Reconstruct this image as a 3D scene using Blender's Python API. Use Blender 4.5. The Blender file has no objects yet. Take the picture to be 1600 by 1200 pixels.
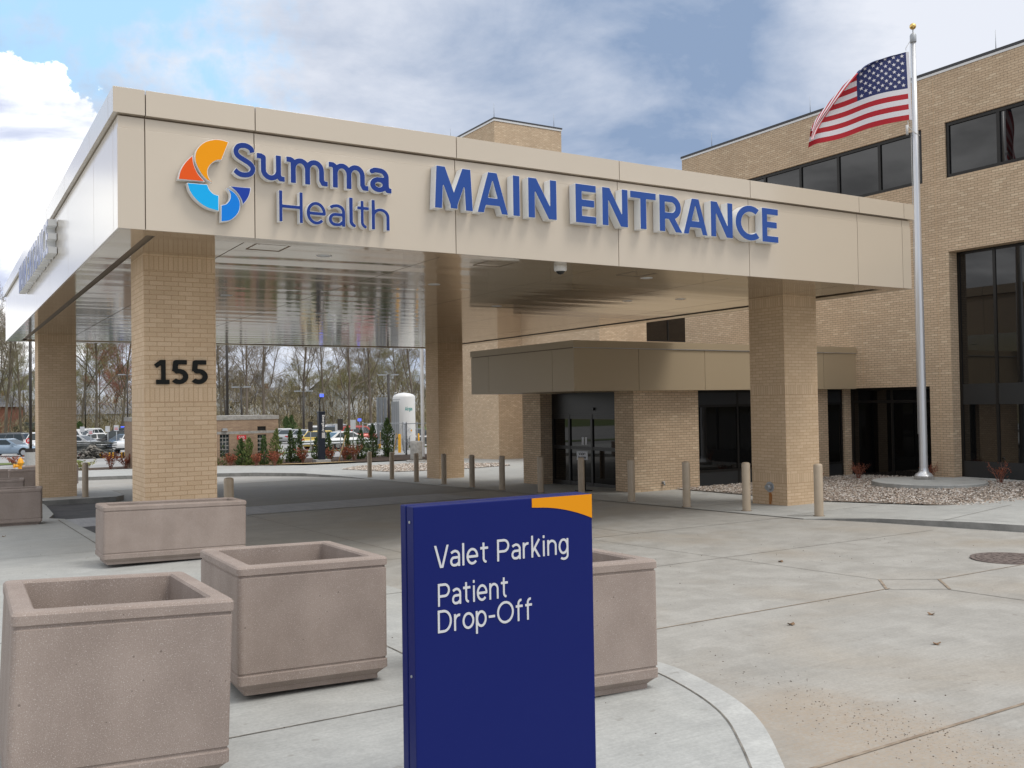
import bpy, bmesh, math, random
import numpy as np
from mathutils import Vector, Matrix
from mathutils.geometry import tessellate_polygon, delaunay_2d_cdt

random.seed(7)
RNG = np.random.default_rng(11)
S = bpy.context.scene
R = math.radians

# ------------------------------------------------------------------ camera
YAW, PITCH, ROLL, FOC = 0.54426548, 0.02100438, -0.01570679, 1490.365
EYE = Vector((0, 0, 2.2))
_f = Vector((math.sin(YAW) * math.cos(PITCH), math.cos(YAW) * math.cos(PITCH), math.sin(PITCH)))
_r = Vector((math.cos(YAW), -math.sin(YAW), 0))
_u = _r.cross(_f)
_r2 = _r * math.cos(ROLL) + _u * math.sin(ROLL)
_u2 = _u * math.cos(ROLL) - _r * math.sin(ROLL)
cd = bpy.data.cameras.new('camera')
cd.sensor_width = 36.0
cd.lens = FOC * 36.0 / 1600.0
cd.clip_start, cd.clip_end = 0.05, 3000
cam = bpy.data.objects.new('camera', cd)
S.collection.objects.link(cam)
M = Matrix((_r2, _u2, -_f)).transposed().to_4x4()
M.translation = EYE
cam.matrix_world = M
S.camera = cam

# ------------------------------------------------------------------ exposure
S.view_settings.view_transform = 'Standard'
S.view_settings.look = 'None'
S.view_settings.exposure = 0.0
S.view_settings.gamma = 1.0
S.cycles.max_bounces = 8
S.cycles.glossy_bounces = 4
S.cycles.use_denoising = True

# ------------------------------------------------------------------ sun (behind thin cloud)
SUN_DIR = Vector((0.30, -0.50, 1.0)).normalized()
sd = bpy.data.lights.new('sun', 'SUN')
sd.energy = 1.45
sd.angle = R(20)
sd.color = (1.0, 0.965, 0.92)
sun = bpy.data.objects.new('sun', sd)
S.collection.objects.link(sun)
sun.rotation_euler = (-SUN_DIR).to_track_quat('-Z', 'Y').to_euler()

# ------------------------------------------------------------------ world: sky with clouds
W = bpy.data.worlds.new('World')
S.world = W
W.use_nodes = True
wn, wl = W.node_tree.nodes, W.node_tree.links
wn.clear()


def nd(tree, t, **kw):
    n = tree.nodes.new(t)
    for k, v in kw.items():
        setattr(n, k, v)
    return n


class NT:
    """short hand for wiring nodes"""
    def __init__(s, tree):
        s.t = tree

    def put(s, sock, v):
        if isinstance(v, bpy.types.NodeSocket):
            s.t.links.new(v, sock)
        elif v is not None:
            if hasattr(sock.default_value, '__len__') and not hasattr(v, '__len__'):
                v = (v, v, v)
            if hasattr(sock.default_value, '__len__') and len(sock.default_value) == 4 and len(v) == 3:
                v = (*v, 1)
            sock.default_value = v

    def math(s, op, a, b=None, c=None, clamp=False):
        n = s.t.nodes.new('ShaderNodeMath')
        n.operation = op
        n.use_clamp = clamp
        s.put(n.inputs[0], a)
        if b is not None: s.put(n.inputs[1], b)
        if c is not None: s.put(n.inputs[2], c)
        return n.outputs[0]

    def vmath(s, op, a, b=None, scale=None):
        n = s.t.nodes.new('ShaderNodeVectorMath')
        n.operation = op
        s.put(n.inputs[0], a)
        if b is not None: s.put(n.inputs[1], b)
        if scale is not None: s.put(n.inputs['Scale'], scale)
        return n.outputs['Value'] if op in ('DOT_PRODUCT', 'LENGTH', 'DISTANCE') else n.outputs[0]

    def noise(s, vec, scale, detail=4, rough=0.55, dist=0.0):
        n = s.t.nodes.new('ShaderNodeTexNoise')
        s.put(n.inputs['Vector'], vec)
        n.inputs['Scale'].default_value = scale
        n.inputs['Detail'].default_value = detail
        n.inputs['Roughness'].default_value = rough
        n.inputs['Distortion'].default_value = dist
        return n.outputs['Fac']

    def ramp(s, f, lo, hi, a=0.0, b=1.0, smooth=True):
        n = s.t.nodes.new('ShaderNodeMapRange')
        n.interpolation_type = 'SMOOTHSTEP' if smooth else 'LINEAR'
        n.clamp = True
        s.put(n.inputs['Value'], f)
        n.inputs['From Min'].default_value = lo
        n.inputs['From Max'].default_value = hi
        n.inputs['To Min'].default_value = a
        n.inputs['To Max'].default_value = b
        return n.outputs['Result']

    def mix(s, f, a, b, blend='MIX'):
        n = s.t.nodes.new('ShaderNodeMix')
        n.data_type = 'RGBA'
        n.blend_type = blend
        s.put(n.inputs['Factor'], f)
        s.put(n.inputs['A'] if False else n.inputs[6], a)
        s.put(n.inputs[7], b)
        return n.outputs[2]

    def sep(s, v):
        n = s.t.nodes.new('ShaderNodeSeparateXYZ')
        s.put(n.inputs[0], v)
        return n.outputs

    def comb(s, x, y, z=0.0):
        n = s.t.nodes.new('ShaderNodeCombineXYZ')
        s.put(n.inputs[0], x); s.put(n.inputs[1], y); s.put(n.inputs[2], z)
        return n.outputs[0]


def azel(az, el):
    return (math.sin(az) * math.cos(el), math.cos(az) * math.cos(el), math.sin(el))


w = NT(W.node_tree)
tc = wn.new('ShaderNodeTexCoord')
dirv = w.vmath('NORMALIZE', tc.outputs['Generated'])
dx, dy, dz = w.sep(dirv)
sky = wn.new('ShaderNodeTexSky')
sky.sky_type = 'NISHITA'
sky.sun_disc = False
sky.sun_elevation = math.asin(SUN_DIR.z)
sky.sun_rotation = math.atan2(SUN_DIR.x, SUN_DIR.y)
sky.air_density = 1.0
sky.dust_density = 1.5
SKY_K = 10.0          # cloud radiances below are for a background strength of 0.1
den = w.math('ADD', w.math('MAXIMUM', dz, 0.0), 0.16)
pl = w.comb(w.math('DIVIDE', dx, den), w.math('DIVIDE', dy, den), 0.0)
n_big = w.noise(pl, 0.8, 3, 0.5, 0.3)
n_mid = w.noise(w.vmath('ADD', pl, (3.1, 7.7, 0.0)), 2.0, 8, 0.58, 0.2)
n_dir = w.noise(w.vmath('ADD', dirv, (5.0, 1.0, 2.0)), 5.5, 8, 0.6, 0.1)
n_fin = w.noise(dirv, 14.0, 7, 0.6, 0.1)
# overcast sheet: light to blue-grey billows
n_puf = w.noise(w.vmath('MULTIPLY', w.vmath('ADD', dirv, (2.0, 4.0, 1.0)), (3.6, 3.6, 7.0)), 1.0, 8, 0.56, 0.35)
tone = w.math('ADD', w.math('MULTIPLY', n_big, 0.15), w.math('ADD', w.math('MULTIPLY', n_mid, 0.30), w.math('MULTIPLY', n_puf, 0.55)))
lit_left = w.ramp(w.vmath('DOT_PRODUCT', dirv, azel(0.22, 0.27)), 0.925, 0.995)
dark_mid = w.ramp(w.vmath('DOT_PRODUCT', dirv, azel(0.70, 0.33)), 0.94, 0.998)
tone = w.math('ADD', tone, w.math('MULTIPLY', lit_left, 0.085))
tone = w.math('SUBTRACT', tone, w.math('MULTIPLY', dark_mid, 0.045))
tone = w.math('ADD', tone, w.math('MULTIPLY', w.ramp(w.vmath('DOT_PRODUCT', dirv, azel(1.07, 0.44)), 0.965, 0.998), 0.12))
n_wsp = w.noise(w.vmath('MULTIPLY', w.vmath('ADD', dirv, (7.0, 2.0, 3.0)), (5.0, 5.0, 11.0)), 1.0, 8, 0.6, 0.6)
tone = w.math('ADD', tone, w.math('MULTIPLY', w.math('SUBTRACT', n_wsp, 0.5), 0.30))
over = w.mix(w.ramp(tone, 0.36, 0.64, smooth=False), (0.275, 0.375, 0.555), (0.83, 0.865, 0.95))
# opening to blue sky, up and to the left
hole = w.math('ADD', w.vmath('DOT_PRODUCT', dirv, azel(0.07, 0.40)), w.math('MULTIPLY', w.math('SUBTRACT', n_dir, 0.5), 0.10))
hole = w.ramp(hole, 0.976, 0.993)
hole2 = w.math('ADD', w.vmath('DOT_PRODUCT', dirv, azel(0.27, 0.305)), w.math('MULTIPLY', w.math('SUBTRACT', n_fin, 0.5), 0.02))
hole2 = w.ramp(hole2, 0.9965, 1.003)
hole = w.math('MAXIMUM', hole, hole2)
blue = w.vmath('ADD', w.vmath('MULTIPLY', sky.outputs[0], (0.03, 0.03, 0.03)), (0.43, 0.70, 0.97))
col = w.mix(hole, over, blue)
# heaped white cloud low on the left
cum = w.math('ADD', w.vmath('DOT_PRODUCT', dirv, azel(0.03, 0.17)), w.math('MULTIPLY', w.math('SUBTRACT', n_fin, 0.5), 0.026))
cum2 = w.math('ADD', w.math('SUBTRACT', w.vmath('DOT_PRODUCT', dirv, azel(-0.42, 0.16)), 0.030), w.math('MULTIPLY', w.math('SUBTRACT', n_fin, 0.5), 0.03))
cum2 = w.math('ADD', cum2, 0.062)
cum = w.math('MAXIMUM', cum, cum2)
cum = w.math('ADD', cum, w.math('MULTIPLY', w.math('SUBTRACT', n_dir, 0.5), 0.02))
cmask = w.ramp(cum, 0.9872, 0.9882)
cshade = w.noise(w.vmath('MULTIPLY', w.vmath('ADD', dirv, (1.3, 0.2, 0.1)), (4.5, 4.5, 12.0)), 1.0, 8, 0.55, 0.5)
band = w.math('SINE', w.math('ADD', w.math('MULTIPLY', dz, 50.0), w.math('ADD', -14.0, w.math('MULTIPLY', w.math('SUBTRACT', n_dir, 0.5), 7.0))))
cshade = w.math('ADD', cshade, w.math('MULTIPLY', band, 0.085))
ccol = w.mix(w.ramp(cshade, 0.40, 0.58), (0.66, 0.72, 0.90), (1.6, 1.6, 1.58))
col = w.mix(cmask, col, ccol)
# cloud near the (veiled) sun is brighter
glow = w.ramp(w.vmath('DOT_PRODUCT', dirv, tuple(SUN_DIR)), 0.35, 0.97, 0.0, 1.0)
col = w.mix(glow, col, (1.34, 1.33, 1.30))
west = w.ramp(w.vmath('DOT_PRODUCT', dirv, azel(-1.15, 0.55)), 0.60, 0.97, 0.0, 1.0)
wcl = w.vmath('SCALE', (1.10, 1.10, 1.11), None, w.ramp(n_mid, 0.36, 0.64, 0.55, 1.12))
col = w.mix(west, col, wcl)
hz = w.ramp(dz, -0.02, 0.05)
col = w.mix(hz, (0.45, 0.46, 0.46), col)
nsky = w.vmath('SCALE', col, None, SKY_K)
bg = wn.new('ShaderNodeBackground')
bg.inputs['Strength'].default_value = 0.1
wl.new(nsky, bg.inputs['Color'])
wo = wn.new('ShaderNodeOutputWorld')
wl.new(bg.outputs[0], wo.inputs['Surface'])

# ------------------------------------------------------------------ materials
MATS = {}


def mat(name, base=(0.5, 0.5, 0.5), rough=0.6, metal=0.0, fn=None, spec=0.5, coat=0.0, emit=None, es=0.0):
    m = bpy.data.materials.new(name)
    m.use_nodes = True
    t = m.node_tree
    p = t.nodes['Principled BSDF']
    p.inputs['Base Color'].default_value = (*base, 1)
    p.inputs['Roughness'].default_value = rough
    p.inputs['Metallic'].default_value = metal
    p.inputs['Specular IOR Level'].default_value = spec
    p.inputs['Coat Weight'].default_value = coat
    p.inputs['Coat Roughness'].default_value = 0.12
    if emit:
        p.inputs['Emission Color'].default_value = (*emit, 1)
        p.inputs['Emission Strength'].default_value = es
    if fn:
        fn(NT(t), p)
    MATS[name] = m
    return m


def pos(n):
    g = n.t.nodes.new('ShaderNodeTexCoord')
    return g.outputs['Object']


def uvs(n):
    g = n.t.nodes.new('ShaderNodeTexCoord')
    return g.outputs['UV']


def bump(n, p, h, strength, dist):
    b = n.t.nodes.new('ShaderNodeBump')
    b.inputs['Strength'].default_value = strength
    b.inputs['Distance'].default_value = dist
    n.put(b.inputs['Height'], h)
    n.t.links.new(b.outputs[0], p.inputs['Normal'])


def f_vary(a, b, scale, b_scale=None, bs=0.15, bd=0.004, stretch=(1, 1, 1)):
    def fn(n, p):
        v = n.vmath('MULTIPLY', pos(n), stretch)
        f = n.noise(v, scale, 6, 0.6)
        n.put(p.inputs['Base Color'], n.mix(n.ramp(f, 0.3, 0.7), a, b))
        if b_scale:
            bump(n, p, n.noise(pos(n), b_scale, 4, 0.6), bs, bd)
    return fn


def f_concrete(a, b, warm, broom=(60, 3, 3), stain=0.5):
    def fn(n, p):
        v = pos(n)
        big = n.noise(v, 0.35, 5, 0.6, 0.4)
        mid = n.noise(v, 2.3, 7, 0.65, 0.5)
        fine = n.noise(v, 45, 4, 0.7)
        st = n.noise(n.vmath('MULTIPLY', v, broom), 1.0, 3, 0.6)
        c = n.mix(n.ramp(mid, 0.3, 0.72), a, b)
        c = n.mix(n.math('MULTIPLY', n.ramp(big, 0.45, 0.75), stain), c, warm)
        k = n.math('ADD', n.ramp(fine, 0.25, 0.8, 0.86, 1.08), n.ramp(st, 0.3, 0.7, -0.04, 0.04))
        c = n.vmath('SCALE', c, None, k)
        spot = n.ramp(n.noise(v, 9, 2, 0.5), 0.70, 0.76)
        c = n.mix(n.math('MULTIPLY', spot, 0.30), c, (0.16, 0.13, 0.10))
        n.put(p.inputs['Base Color'], c)
        bump(n, p, n.math('ADD', fine, n.math('MULTIPLY', st, 0.6)), 0.25, 0.004)
        n.put(p.inputs['Roughness'], n.ramp(mid, 0.2, 0.8, 0.62, 0.9))
    return fn


def brick_tex(n, vec, c1, c2, mortar, bw, rh, off=0.5, ms=0.010):
    b = n.t.nodes.new('ShaderNodeTexBrick')
    b.offset = off
    b.inputs['Scale'].default_value = 1.0
    b.inputs['Brick Width'].default_value = bw
    b.inputs['Row Height'].default_value = rh
    b.inputs['Mortar Size'].default_value = ms * 0.5
    b.inputs['Mortar Smooth'].default_value = 0.15
    b.inputs['Bias'].default_value = 0.0
    n.put(b.inputs['Vector'], vec)
    n.put(b.inputs['Color1'], c1)
    n.put(b.inputs['Color2'], c2)
    n.put(b.inputs['Mortar'], mortar)
    return b.outputs['Color'], b.outputs['Fac']


def f_brick(c1, c2, c3, mortar, soldier=(), bw=0.2032, rh=0.0677):
    def fn(n, p):
        v = uvs(n)
        x, y, _ = n.sep(v)
        dirt = n.noise(v, 0.9, 5, 0.6)
        row = n.math('FLOOR', n.math('DIVIDE', y, rh))
        odd = n.math('FLOORED_MODULO', row, 2.0)
        sx = n.math('ADD', n.math('DIVIDE', x, bw), n.math('MULTIPLY', n.math('SUBTRACT', 1.0, odd), 0.5))
        cell = n.comb(n.math('FLOOR', sx), row)
        wn_ = n.t.nodes.new('ShaderNodeTexWhiteNoise')
        n.put(wn_.inputs['Vector'], cell)
        cc2 = n.mix(n.ramp(wn_.outputs['Value'], 0.6, 1.0), c2, c3)
        col, fac = brick_tex(n, v, c1, cc2, mortar, bw, rh)
        for z0, z1 in soldier:
            vs = n.comb(n.math('SUBTRACT', y, z0), x)
            scol, sfac = brick_tex(n, vs, c1, c2, mortar, z1 - z0, rh, 0.0)
            m_ = n.math('COMPARE', y, (z0 + z1) / 2, (z1 - z0) / 2)
            col = n.mix(m_, col, scol)
            fac = n.math('ADD', n.math('MULTIPLY', fac, n.math('SUBTRACT', 1.0, m_)), n.math('MULTIPLY', sfac, m_))
        col = n.vmath('SCALE', col, None, n.ramp(dirt, 0.25, 0.75, 0.93, 1.06))
        col = n.vmath('SCALE', col, None, n.ramp(n.noise(v, 60, 3, 0.6), 0.2, 0.8, 0.88, 1.10))
        n.put(p.inputs['Base Color'], col)
        bump(n, p, n.math('ADD', n.math('MULTIPLY', fac, -1.0), n.math('MULTIPLY', n.noise(v, 90, 3), 0.25)), 0.5, 0.006)
    return fn


def f_aggregate(n, p):
    v = pos(n)
    c = n.mix(n.ramp(n.noise(v, 3.0, 5, 0.6), 0.3, 0.7), (0.285, 0.228, 0.197), (0.332, 0.270, 0.236))
    g = n.noise(v, 190, 3, 0.7)
    c = n.mix(n.ramp(g, 0.57, 0.68), c, (0.56, 0.50, 0.46))
    c = n.mix(n.ramp(g, 0.42, 0.30), c, (0.22, 0.17, 0.145))
    st = n.noise(n.vmath('MULTIPLY', v, (5, 5, 0.8)), 1.0, 5, 0.6)
    c = n.vmath('SCALE', c, None, n.ramp(st, 0.35, 0.7, 0.95, 1.03))
    pit = n.t.nodes.new('ShaderNodeTexVoronoi')
    n.put(pit.inputs['Vector'], n.vmath('ADD', v, n.vmath('SCALE', v, None, 0.13)))
    pit.inputs['Scale'].default_value = 17
    sz = n.ramp(n.noise(v, 5, 2), 0.42, 0.72, 0.0, 0.115)
    pm = n.math('LESS_THAN', pit.outputs['Distance'], sz)
    c = n.mix(n.math('MULTIPLY', pm, 0.55), c, (0.09, 0.065, 0.05))
    wv = n.t.nodes.new('ShaderNodeTexVoronoi')
    n.put(wv.inputs['Vector'], v)
    wv.inputs['Scale'].default_value = 60
    wm = n.math('LESS_THAN', wv.outputs['Distance'], n.ramp(n.noise(v, 11, 2), 0.5, 0.8, 0.0, 0.22))
    c = n.mix(n.math('MULTIPLY', wm, 0.5), c, (0.72, 0.66, 0.62))
    n.put(p.inputs['Base Color'], c)
    bump(n, p, n.math('ADD', g, n.math('MULTIPLY', pm, -1.0)), 0.35, 0.004)


def f_panel(a, b):
    def fn(n, p):
        f = n.noise(pos(n), 0.6, 3, 0.5)
        g = n.t.nodes.new('ShaderNodeNewGeometry')
        c = n.vmath('SCALE', n.mix(f, a, b), None, n.ramp(g.outputs['Random Per Island'], 0.0, 1.0, 0.965, 1.02))
        n.put(p.inputs['Base Color'], c)
        wv = n.noise(n.vmath('MULTIPLY', pos(n), (0.9, 0.9, 0.5)), 1.0, 2, 0.5)
        bump(n, p, wv, 0.12, 0.02)
    return fn


def f_soffit(n, p):
    v = pos(n)
    n.put(p.inputs['Base Color'], n.mix(n.noise(v, 0.5, 3), (0.475, 0.40, 0.30), (0.53, 0.45, 0.345)))
    x, y, _ = n.sep(v)
    wob = n.noise(n.vmath('MULTIPLY', v, (0.16, 0.35, 1)), 1.0, 2, 0.5)
    ph = n.math('ADD', n.math('MULTIPLY', y, 6.2832 / 0.92), n.math('MULTIPLY', wob, 9.0))
    hgt = n.math('ADD', n.math('SINE', ph), n.math('MULTIPLY', n.math('SINE', n.math('MULTIPLY', ph, 2.3)), 0.22))
    hgt = n.math('MULTIPLY', hgt, n.ramp(n.noise(n.vmath('MULTIPLY', v, (0.25, 0.8, 1)), 1.0, 2), 0.35, 0.65, 0.25, 1.1))
    bump(n, p, hgt, 1.0, 0.0014)


def f_gravel(n, p):
    g = n.t.nodes.new('ShaderNodeNewGeometry')
    cr = n.t.nodes.new('ShaderNodeValToRGB')
    el = cr.color_ramp.elements
    el[0].color = (0.17, 0.145, 0.125, 1)
    el[1].color = (0.74, 0.69, 0.63, 1)
    for ps, c in ((0.2, (0.36, 0.275, 0.215)), (0.42, (0.55, 0.49, 0.43)), (0.6, (0.46, 0.37, 0.30)), (0.8, (0.60, 0.57, 0.54))):
        e = el.new(ps)
        e.color = (*c, 1)
    n.put(cr.inputs[0], g.outputs['Random Per Island'])
    n.put(p.inputs['Base Color'], cr.outputs[0])


def f_rand(cols, vary=None):
    def fn(n, p):
        g = n.t.nodes.new('ShaderNodeNewGeometry')
        c = n.mix(g.outputs['Random Per Island'], cols[0], cols[1])
        n.put(p.inputs['Base Color'], c)
    return fn


def f_drive(n, p):
    f_concrete((0.345, 0.333, 0.308), (0.430, 0.418, 0.390), (0.365, 0.318, 0.258), (3, 45, 3), 0.75)(n, p)
    base = p.inputs['Base Color'].links[0].from_socket
    v = pos(n)
    x, y, _ = n.sep(v)
    # faint wheel tracks where cars swing round and pull in under the roof
    for cx_, cy_, rad in ((16.5, -2.5, 9.2), (16.5, -2.5, 10.8), (-4.0, 3.0, 12.4), (-4.0, 3.0, 14.0)):
        q = n.math('ABSOLUTE', n.math('SUBTRACT', n.vmath('LENGTH', n.vmath('MULTIPLY', n.vmath('SUBTRACT', v, (cx_, cy_, 0.0)), (1, 1, 0))), rad))
        k = n.math('MULTIPLY', n.ramp(q, 0.16, 0.04), n.ramp(n.noise(v, 1.1, 5, 0.7), 0.42, 0.68, 0.0, 0.16))
        base = n.mix(k, base, (0.13, 0.12, 0.11))
    oil = n.math('MULTIPLY', n.ramp(n.noise(v, 1.7, 3, 0.5), 0.70, 0.78), 0.22)
    base = n.mix(oil, base, (0.16, 0.145, 0.13))
    # washed-out sand lying beside the planted island
    d = n.vmath('LENGTH', n.vmath('MULTIPLY', n.vmath('SUBTRACT', v, (4.75, 3.55, 0.0)), (1.35, 0.62, 0.0)))
    d = n.math('ADD', d, n.math('MULTIPLY', n.math('SUBTRACT', n.noise(v, 1.6, 6, 0.65), 0.5), 1.3))
    c = n.mix(n.math('MULTIPLY', n.ramp(d, 1.35, 0.30), n.ramp(n.noise(v, 38, 4, 0.7), 0.3, 0.7, 0.25, 0.85)), base, (0.385, 0.305, 0.225))
    gr = n.noise(v, 55, 3, 0.7)
    d2 = n.vmath('LENGTH', n.vmath('MULTIPLY', n.vmath('SUBTRACT', v, (5.15, 3.6, 0.0)), (1.5, 0.55, 0.0)))
    k = n.math('MULTIPLY', n.ramp(gr, 0.60, 0.68), n.ramp(d2, 1.2, 0.2))
    c = n.mix(n.math('MULTIPLY', k, 0.75), c, (0.16, 0.12, 0.09))
    n.put(p.inputs['Base Color'], c)


BEIGE = (0.565, 0.480, 0.375)
mat('drive_concrete', rough=0.8, fn=f_drive)
mat('walk_concrete', rough=0.8, fn=f_concrete((0.395, 0.402, 0.390), (0.485, 0.492, 0.475), (0.42, 0.40, 0.35), (3, 40, 3), 0.35))
mat('curb_top', rough=0.8, fn=f_concrete((0.455, 0.462, 0.45), (0.545, 0.552, 0.535), (0.46, 0.44, 0.40), (6, 20, 6), 0.35))
mat('curb_concrete', rough=0.8, fn=f_concrete((0.40, 0.40, 0.385), (0.50, 0.50, 0.48), (0.34, 0.31, 0.26), (8, 8, 8), 0.5))
mat('asphalt', rough=0.85, fn=f_vary((0.060, 0.062, 0.068), (0.105, 0.105, 0.110), 1.2, 60, 0.3, 0.006))
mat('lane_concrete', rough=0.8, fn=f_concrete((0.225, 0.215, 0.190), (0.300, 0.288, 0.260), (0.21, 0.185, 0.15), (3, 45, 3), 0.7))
mat('worn_asphalt', rough=0.85, fn=f_vary((0.30, 0.30, 0.30), (0.40, 0.395, 0.385), 0.3, 40, 0.2, 0.006))
mat('tined_strip', rough=0.75, fn=f_vary((0.36, 0.37, 0.40), (0.45, 0.455, 0.47), 1.5, 30, 0.2, 0.004, (6, 1, 1)))
mat('joint_sand', rough=0.95, fn=f_vary((0.22, 0.165, 0.12), (0.37, 0.31, 0.245), 9))
mat('joint_grey', rough=0.95, fn=f_vary((0.13, 0.12, 0.105), (0.27, 0.25, 0.22), 7))
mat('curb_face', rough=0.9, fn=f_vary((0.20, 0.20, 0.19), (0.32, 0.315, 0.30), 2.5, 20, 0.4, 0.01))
mat('joint_dirt', rough=0.95, fn=f_vary((0.10, 0.075, 0.055), (0.24, 0.175, 0.12), 4))
mat('grass', rough=0.9, fn=f_vary((0.07, 0.12, 0.025), (0.17, 0.20, 0.06), 0.7, 25, 0.5, 0.03))
mat('leaf_litter', rough=0.95, fn=f_vary((0.20, 0.14, 0.08), (0.26, 0.24, 0.10), 0.12, 12, 0.5, 0.05))
mat('mulch', rough=0.95, fn=f_vary((0.035, 0.022, 0.014), (0.10, 0.06, 0.035), 6, 30, 0.6, 0.03))
mat('straw', rough=0.95, fn=f_vary((0.30, 0.20, 0.09), (0.46, 0.34, 0.18), 8, 30, 0.6, 0.03))
mat('gravel', rough=0.85, fn=f_gravel)
mat('gravel_bed', rough=0.9, fn=f_vary((0.11, 0.09, 0.075), (0.36, 0.31, 0.26), 26, 40, 0.6, 0.02))
SOLD = ((0.41, 0.615), (2.31, 2.515), (4.215, 4.42))
mat('column_brick', rough=0.85, fn=f_brick((0.610, 0.445, 0.285), (0.685, 0.515, 0.345), (0.650, 0.485, 0.318), (0.490, 0.320, 0.190), SOLD))
mat('building_brick', rough=0.85, fn=f_brick((0.590, 0.440, 0.295), (0.665, 0.510, 0.350), (0.76, 0.61, 0.43), (0.265, 0.190, 0.130)))
mat('utility_brick', rough=0.85, fn=f_brick((0.30, 0.205, 0.14), (0.375, 0.265, 0.18), (0.41, 0.30, 0.20), (0.23, 0.17, 0.125)))
mat('panel', rough=0.3, fn=f_panel((0.545, 0.468, 0.372), (0.580, 0.500, 0.400)), coat=1.0)
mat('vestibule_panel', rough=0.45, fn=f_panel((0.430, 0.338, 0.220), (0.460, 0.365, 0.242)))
mat('soffit', rough=0.085, metal=0.62, fn=f_soffit)
mat('groove', (0.20, 0.15, 0.105), 0.6)
mat('black_metal', (0.012, 0.012, 0.012), 0.4)
mat('dark_spandrel', (0.028, 0.030, 0.032), 0.3)
mat('bronze_frame', (0.018, 0.017, 0.016), 0.35, 0.3)
mat('glass', (0.006, 0.0065, 0.007), 0.015, spec=0.9)
mat('clear_dark_glass', (0.004, 0.004, 0.004), 0.02, spec=0.6)
mat('interior', (0.012, 0.011, 0.010), 0.9)
mat('coping_light', (0.62, 0.62, 0.62), 0.35, 0.6)
mat('coping_dark', (0.045, 0.045, 0.05), 0.5)
mat('letter_white', (0.86, 0.87, 0.87), 0.35)
mat('letter_blue', (0.018, 0.046, 0.235), 0.3, spec=0.15)
mat('letter_blue_light', (0.014, 0.066, 0.300), 0.3, spec=0.1, coat=0.45)
MATS['letter_blue_light'].node_tree.nodes['Principled BSDF'].inputs['Coat Roughness'].default_value = 0.05
mat('logo_orange', (0.86, 0.33, 0.008), 0.25, spec=0.12)
mat('logo_red', (0.78, 0.105, 0.016), 0.25, spec=0.12)
mat('logo_sky', (0.012, 0.420, 0.860), 0.25, spec=0.12)
mat('logo_blue', (0.010, 0.215, 0.730), 0.25, spec=0.12)
mat('logo_navy', (0.018, 0.055, 0.360), 0.25, spec=0.12)
mat('sign_blue', (0.0095, 0.0165, 0.125), 0.33, spec=0.10, fn=lambda n, p: n.put(p.inputs['Roughness'], n.ramp(n.noise(pos(n), 2.5, 4), 0.3, 0.7, 0.28, 0.42)))
mat('sign_white', (0.60, 0.61, 0.63), 0.5)
mat('sign_orange', (0.74, 0.285, 0.008), 0.4, spec=0.12)
mat('number_black', (0.006, 0.007, 0.006), 0.45, spec=0.2)
mat('planter', rough=0.85, fn=f_aggregate)
mat('soil', rough=1.0, fn=f_vary((0.06, 0.04, 0.028), (0.12, 0.085, 0.06), 10, 40, 0.7, 0.03))
mat('bollard', rough=0.4, fn=f_vary((0.435, 0.350, 0.255), (0.475, 0.385, 0.285), 5))
mat('aluminium', (0.74, 0.75, 0.77), 0.30, 0.55)
mat('galvanised', (0.42, 0.44, 0.46), 0.5, 0.6)
mat('gold', (0.82, 0.56, 0.20), 0.18, 1.0)
mat('rope', (0.65, 0.64, 0.62), 0.8)
mat('flag_red', (0.46, 0.010, 0.022), 0.75)
mat('flag_white', (0.76, 0.74, 0.78), 0.75)
mat('flag_blue', (0.020, 0.030, 0.130), 0.75)
mat('rust', rough=0.9, fn=f_vary((0.36, 0.13, 0.03), (0.42, 0.20, 0.07), 14))
mat('white_paint', (0.78, 0.78, 0.77), 0.35)
mat('lens', (0.75, 0.78, 0.82), 0.25)
mat('hydrant_yellow', (0.80, 0.36, 0.012), 0.4)
mat('safety_yellow', (0.78, 0.40, 0.015), 0.5)
mat('tower_blue', (0.008, 0.015, 0.030), 0.35)
mat('blue_lamp', (0.05, 0.05, 0.9), 0.3, emit=(0.08, 0.16, 1.0), es=1.5)
mat('teal', (0.015, 0.33, 0.30), 0.5)
mat('pole_bronze', (0.030, 0.024, 0.020), 0.45)
mat('sign_red', (0.62, 0.025, 0.035), 0.5)
mat('stone', rough=0.9, fn=f_vary((0.26, 0.25, 0.235), (0.40, 0.385, 0.36), 7, 30, 0.5, 0.02))
mat('bark', rough=0.95, fn=f_vary((0.105, 0.082, 0.062), (0.215, 0.18, 0.145), 2.5, 20, 0.6, 0.03, (1, 1, 0.2)))
mat('twig', rough=0.95, fn=f_rand(((0.17, 0.135, 0.10), (0.31, 0.26, 0.20))))
mat('twig_green', rough=0.95, fn=f_rand(((0.17, 0.15, 0.075), (0.31, 0.28, 0.15))))
mat('twig_red', rough=0.95, fn=f_rand(((0.22, 0.085, 0.06), (0.36, 0.17, 0.12))))
mat('thicket', rough=0.95, fn=f_rand(((0.155, 0.125, 0.085), (0.33, 0.285, 0.175))))
mat('evergreen', rough=0.8, fn=f_rand(((0.028, 0.065, 0.018), (0.12, 0.18, 0.05))))
mat('evergreen_young', rough=0.8, fn=f_rand(((0.06, 0.10, 0.022), (0.18, 0.22, 0.06))))
mat('red_leaf', rough=0.8, fn=f_rand(((0.16, 0.035, 0.018), (0.37, 0.115, 0.055))))
mat('yellow_leaf', rough=0.8, fn=f_rand(((0.20, 0.22, 0.05), (0.42, 0.40, 0.12))))
mat('spring_bud', rough=0.9, fn=f_rand(((0.19, 0.17, 0.07), (0.34, 0.31, 0.15))))
mat('dry_leaf', rough=0.9, fn=f_vary((0.16, 0.09, 0.05), (0.30, 0.20, 0.12), 30))
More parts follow.
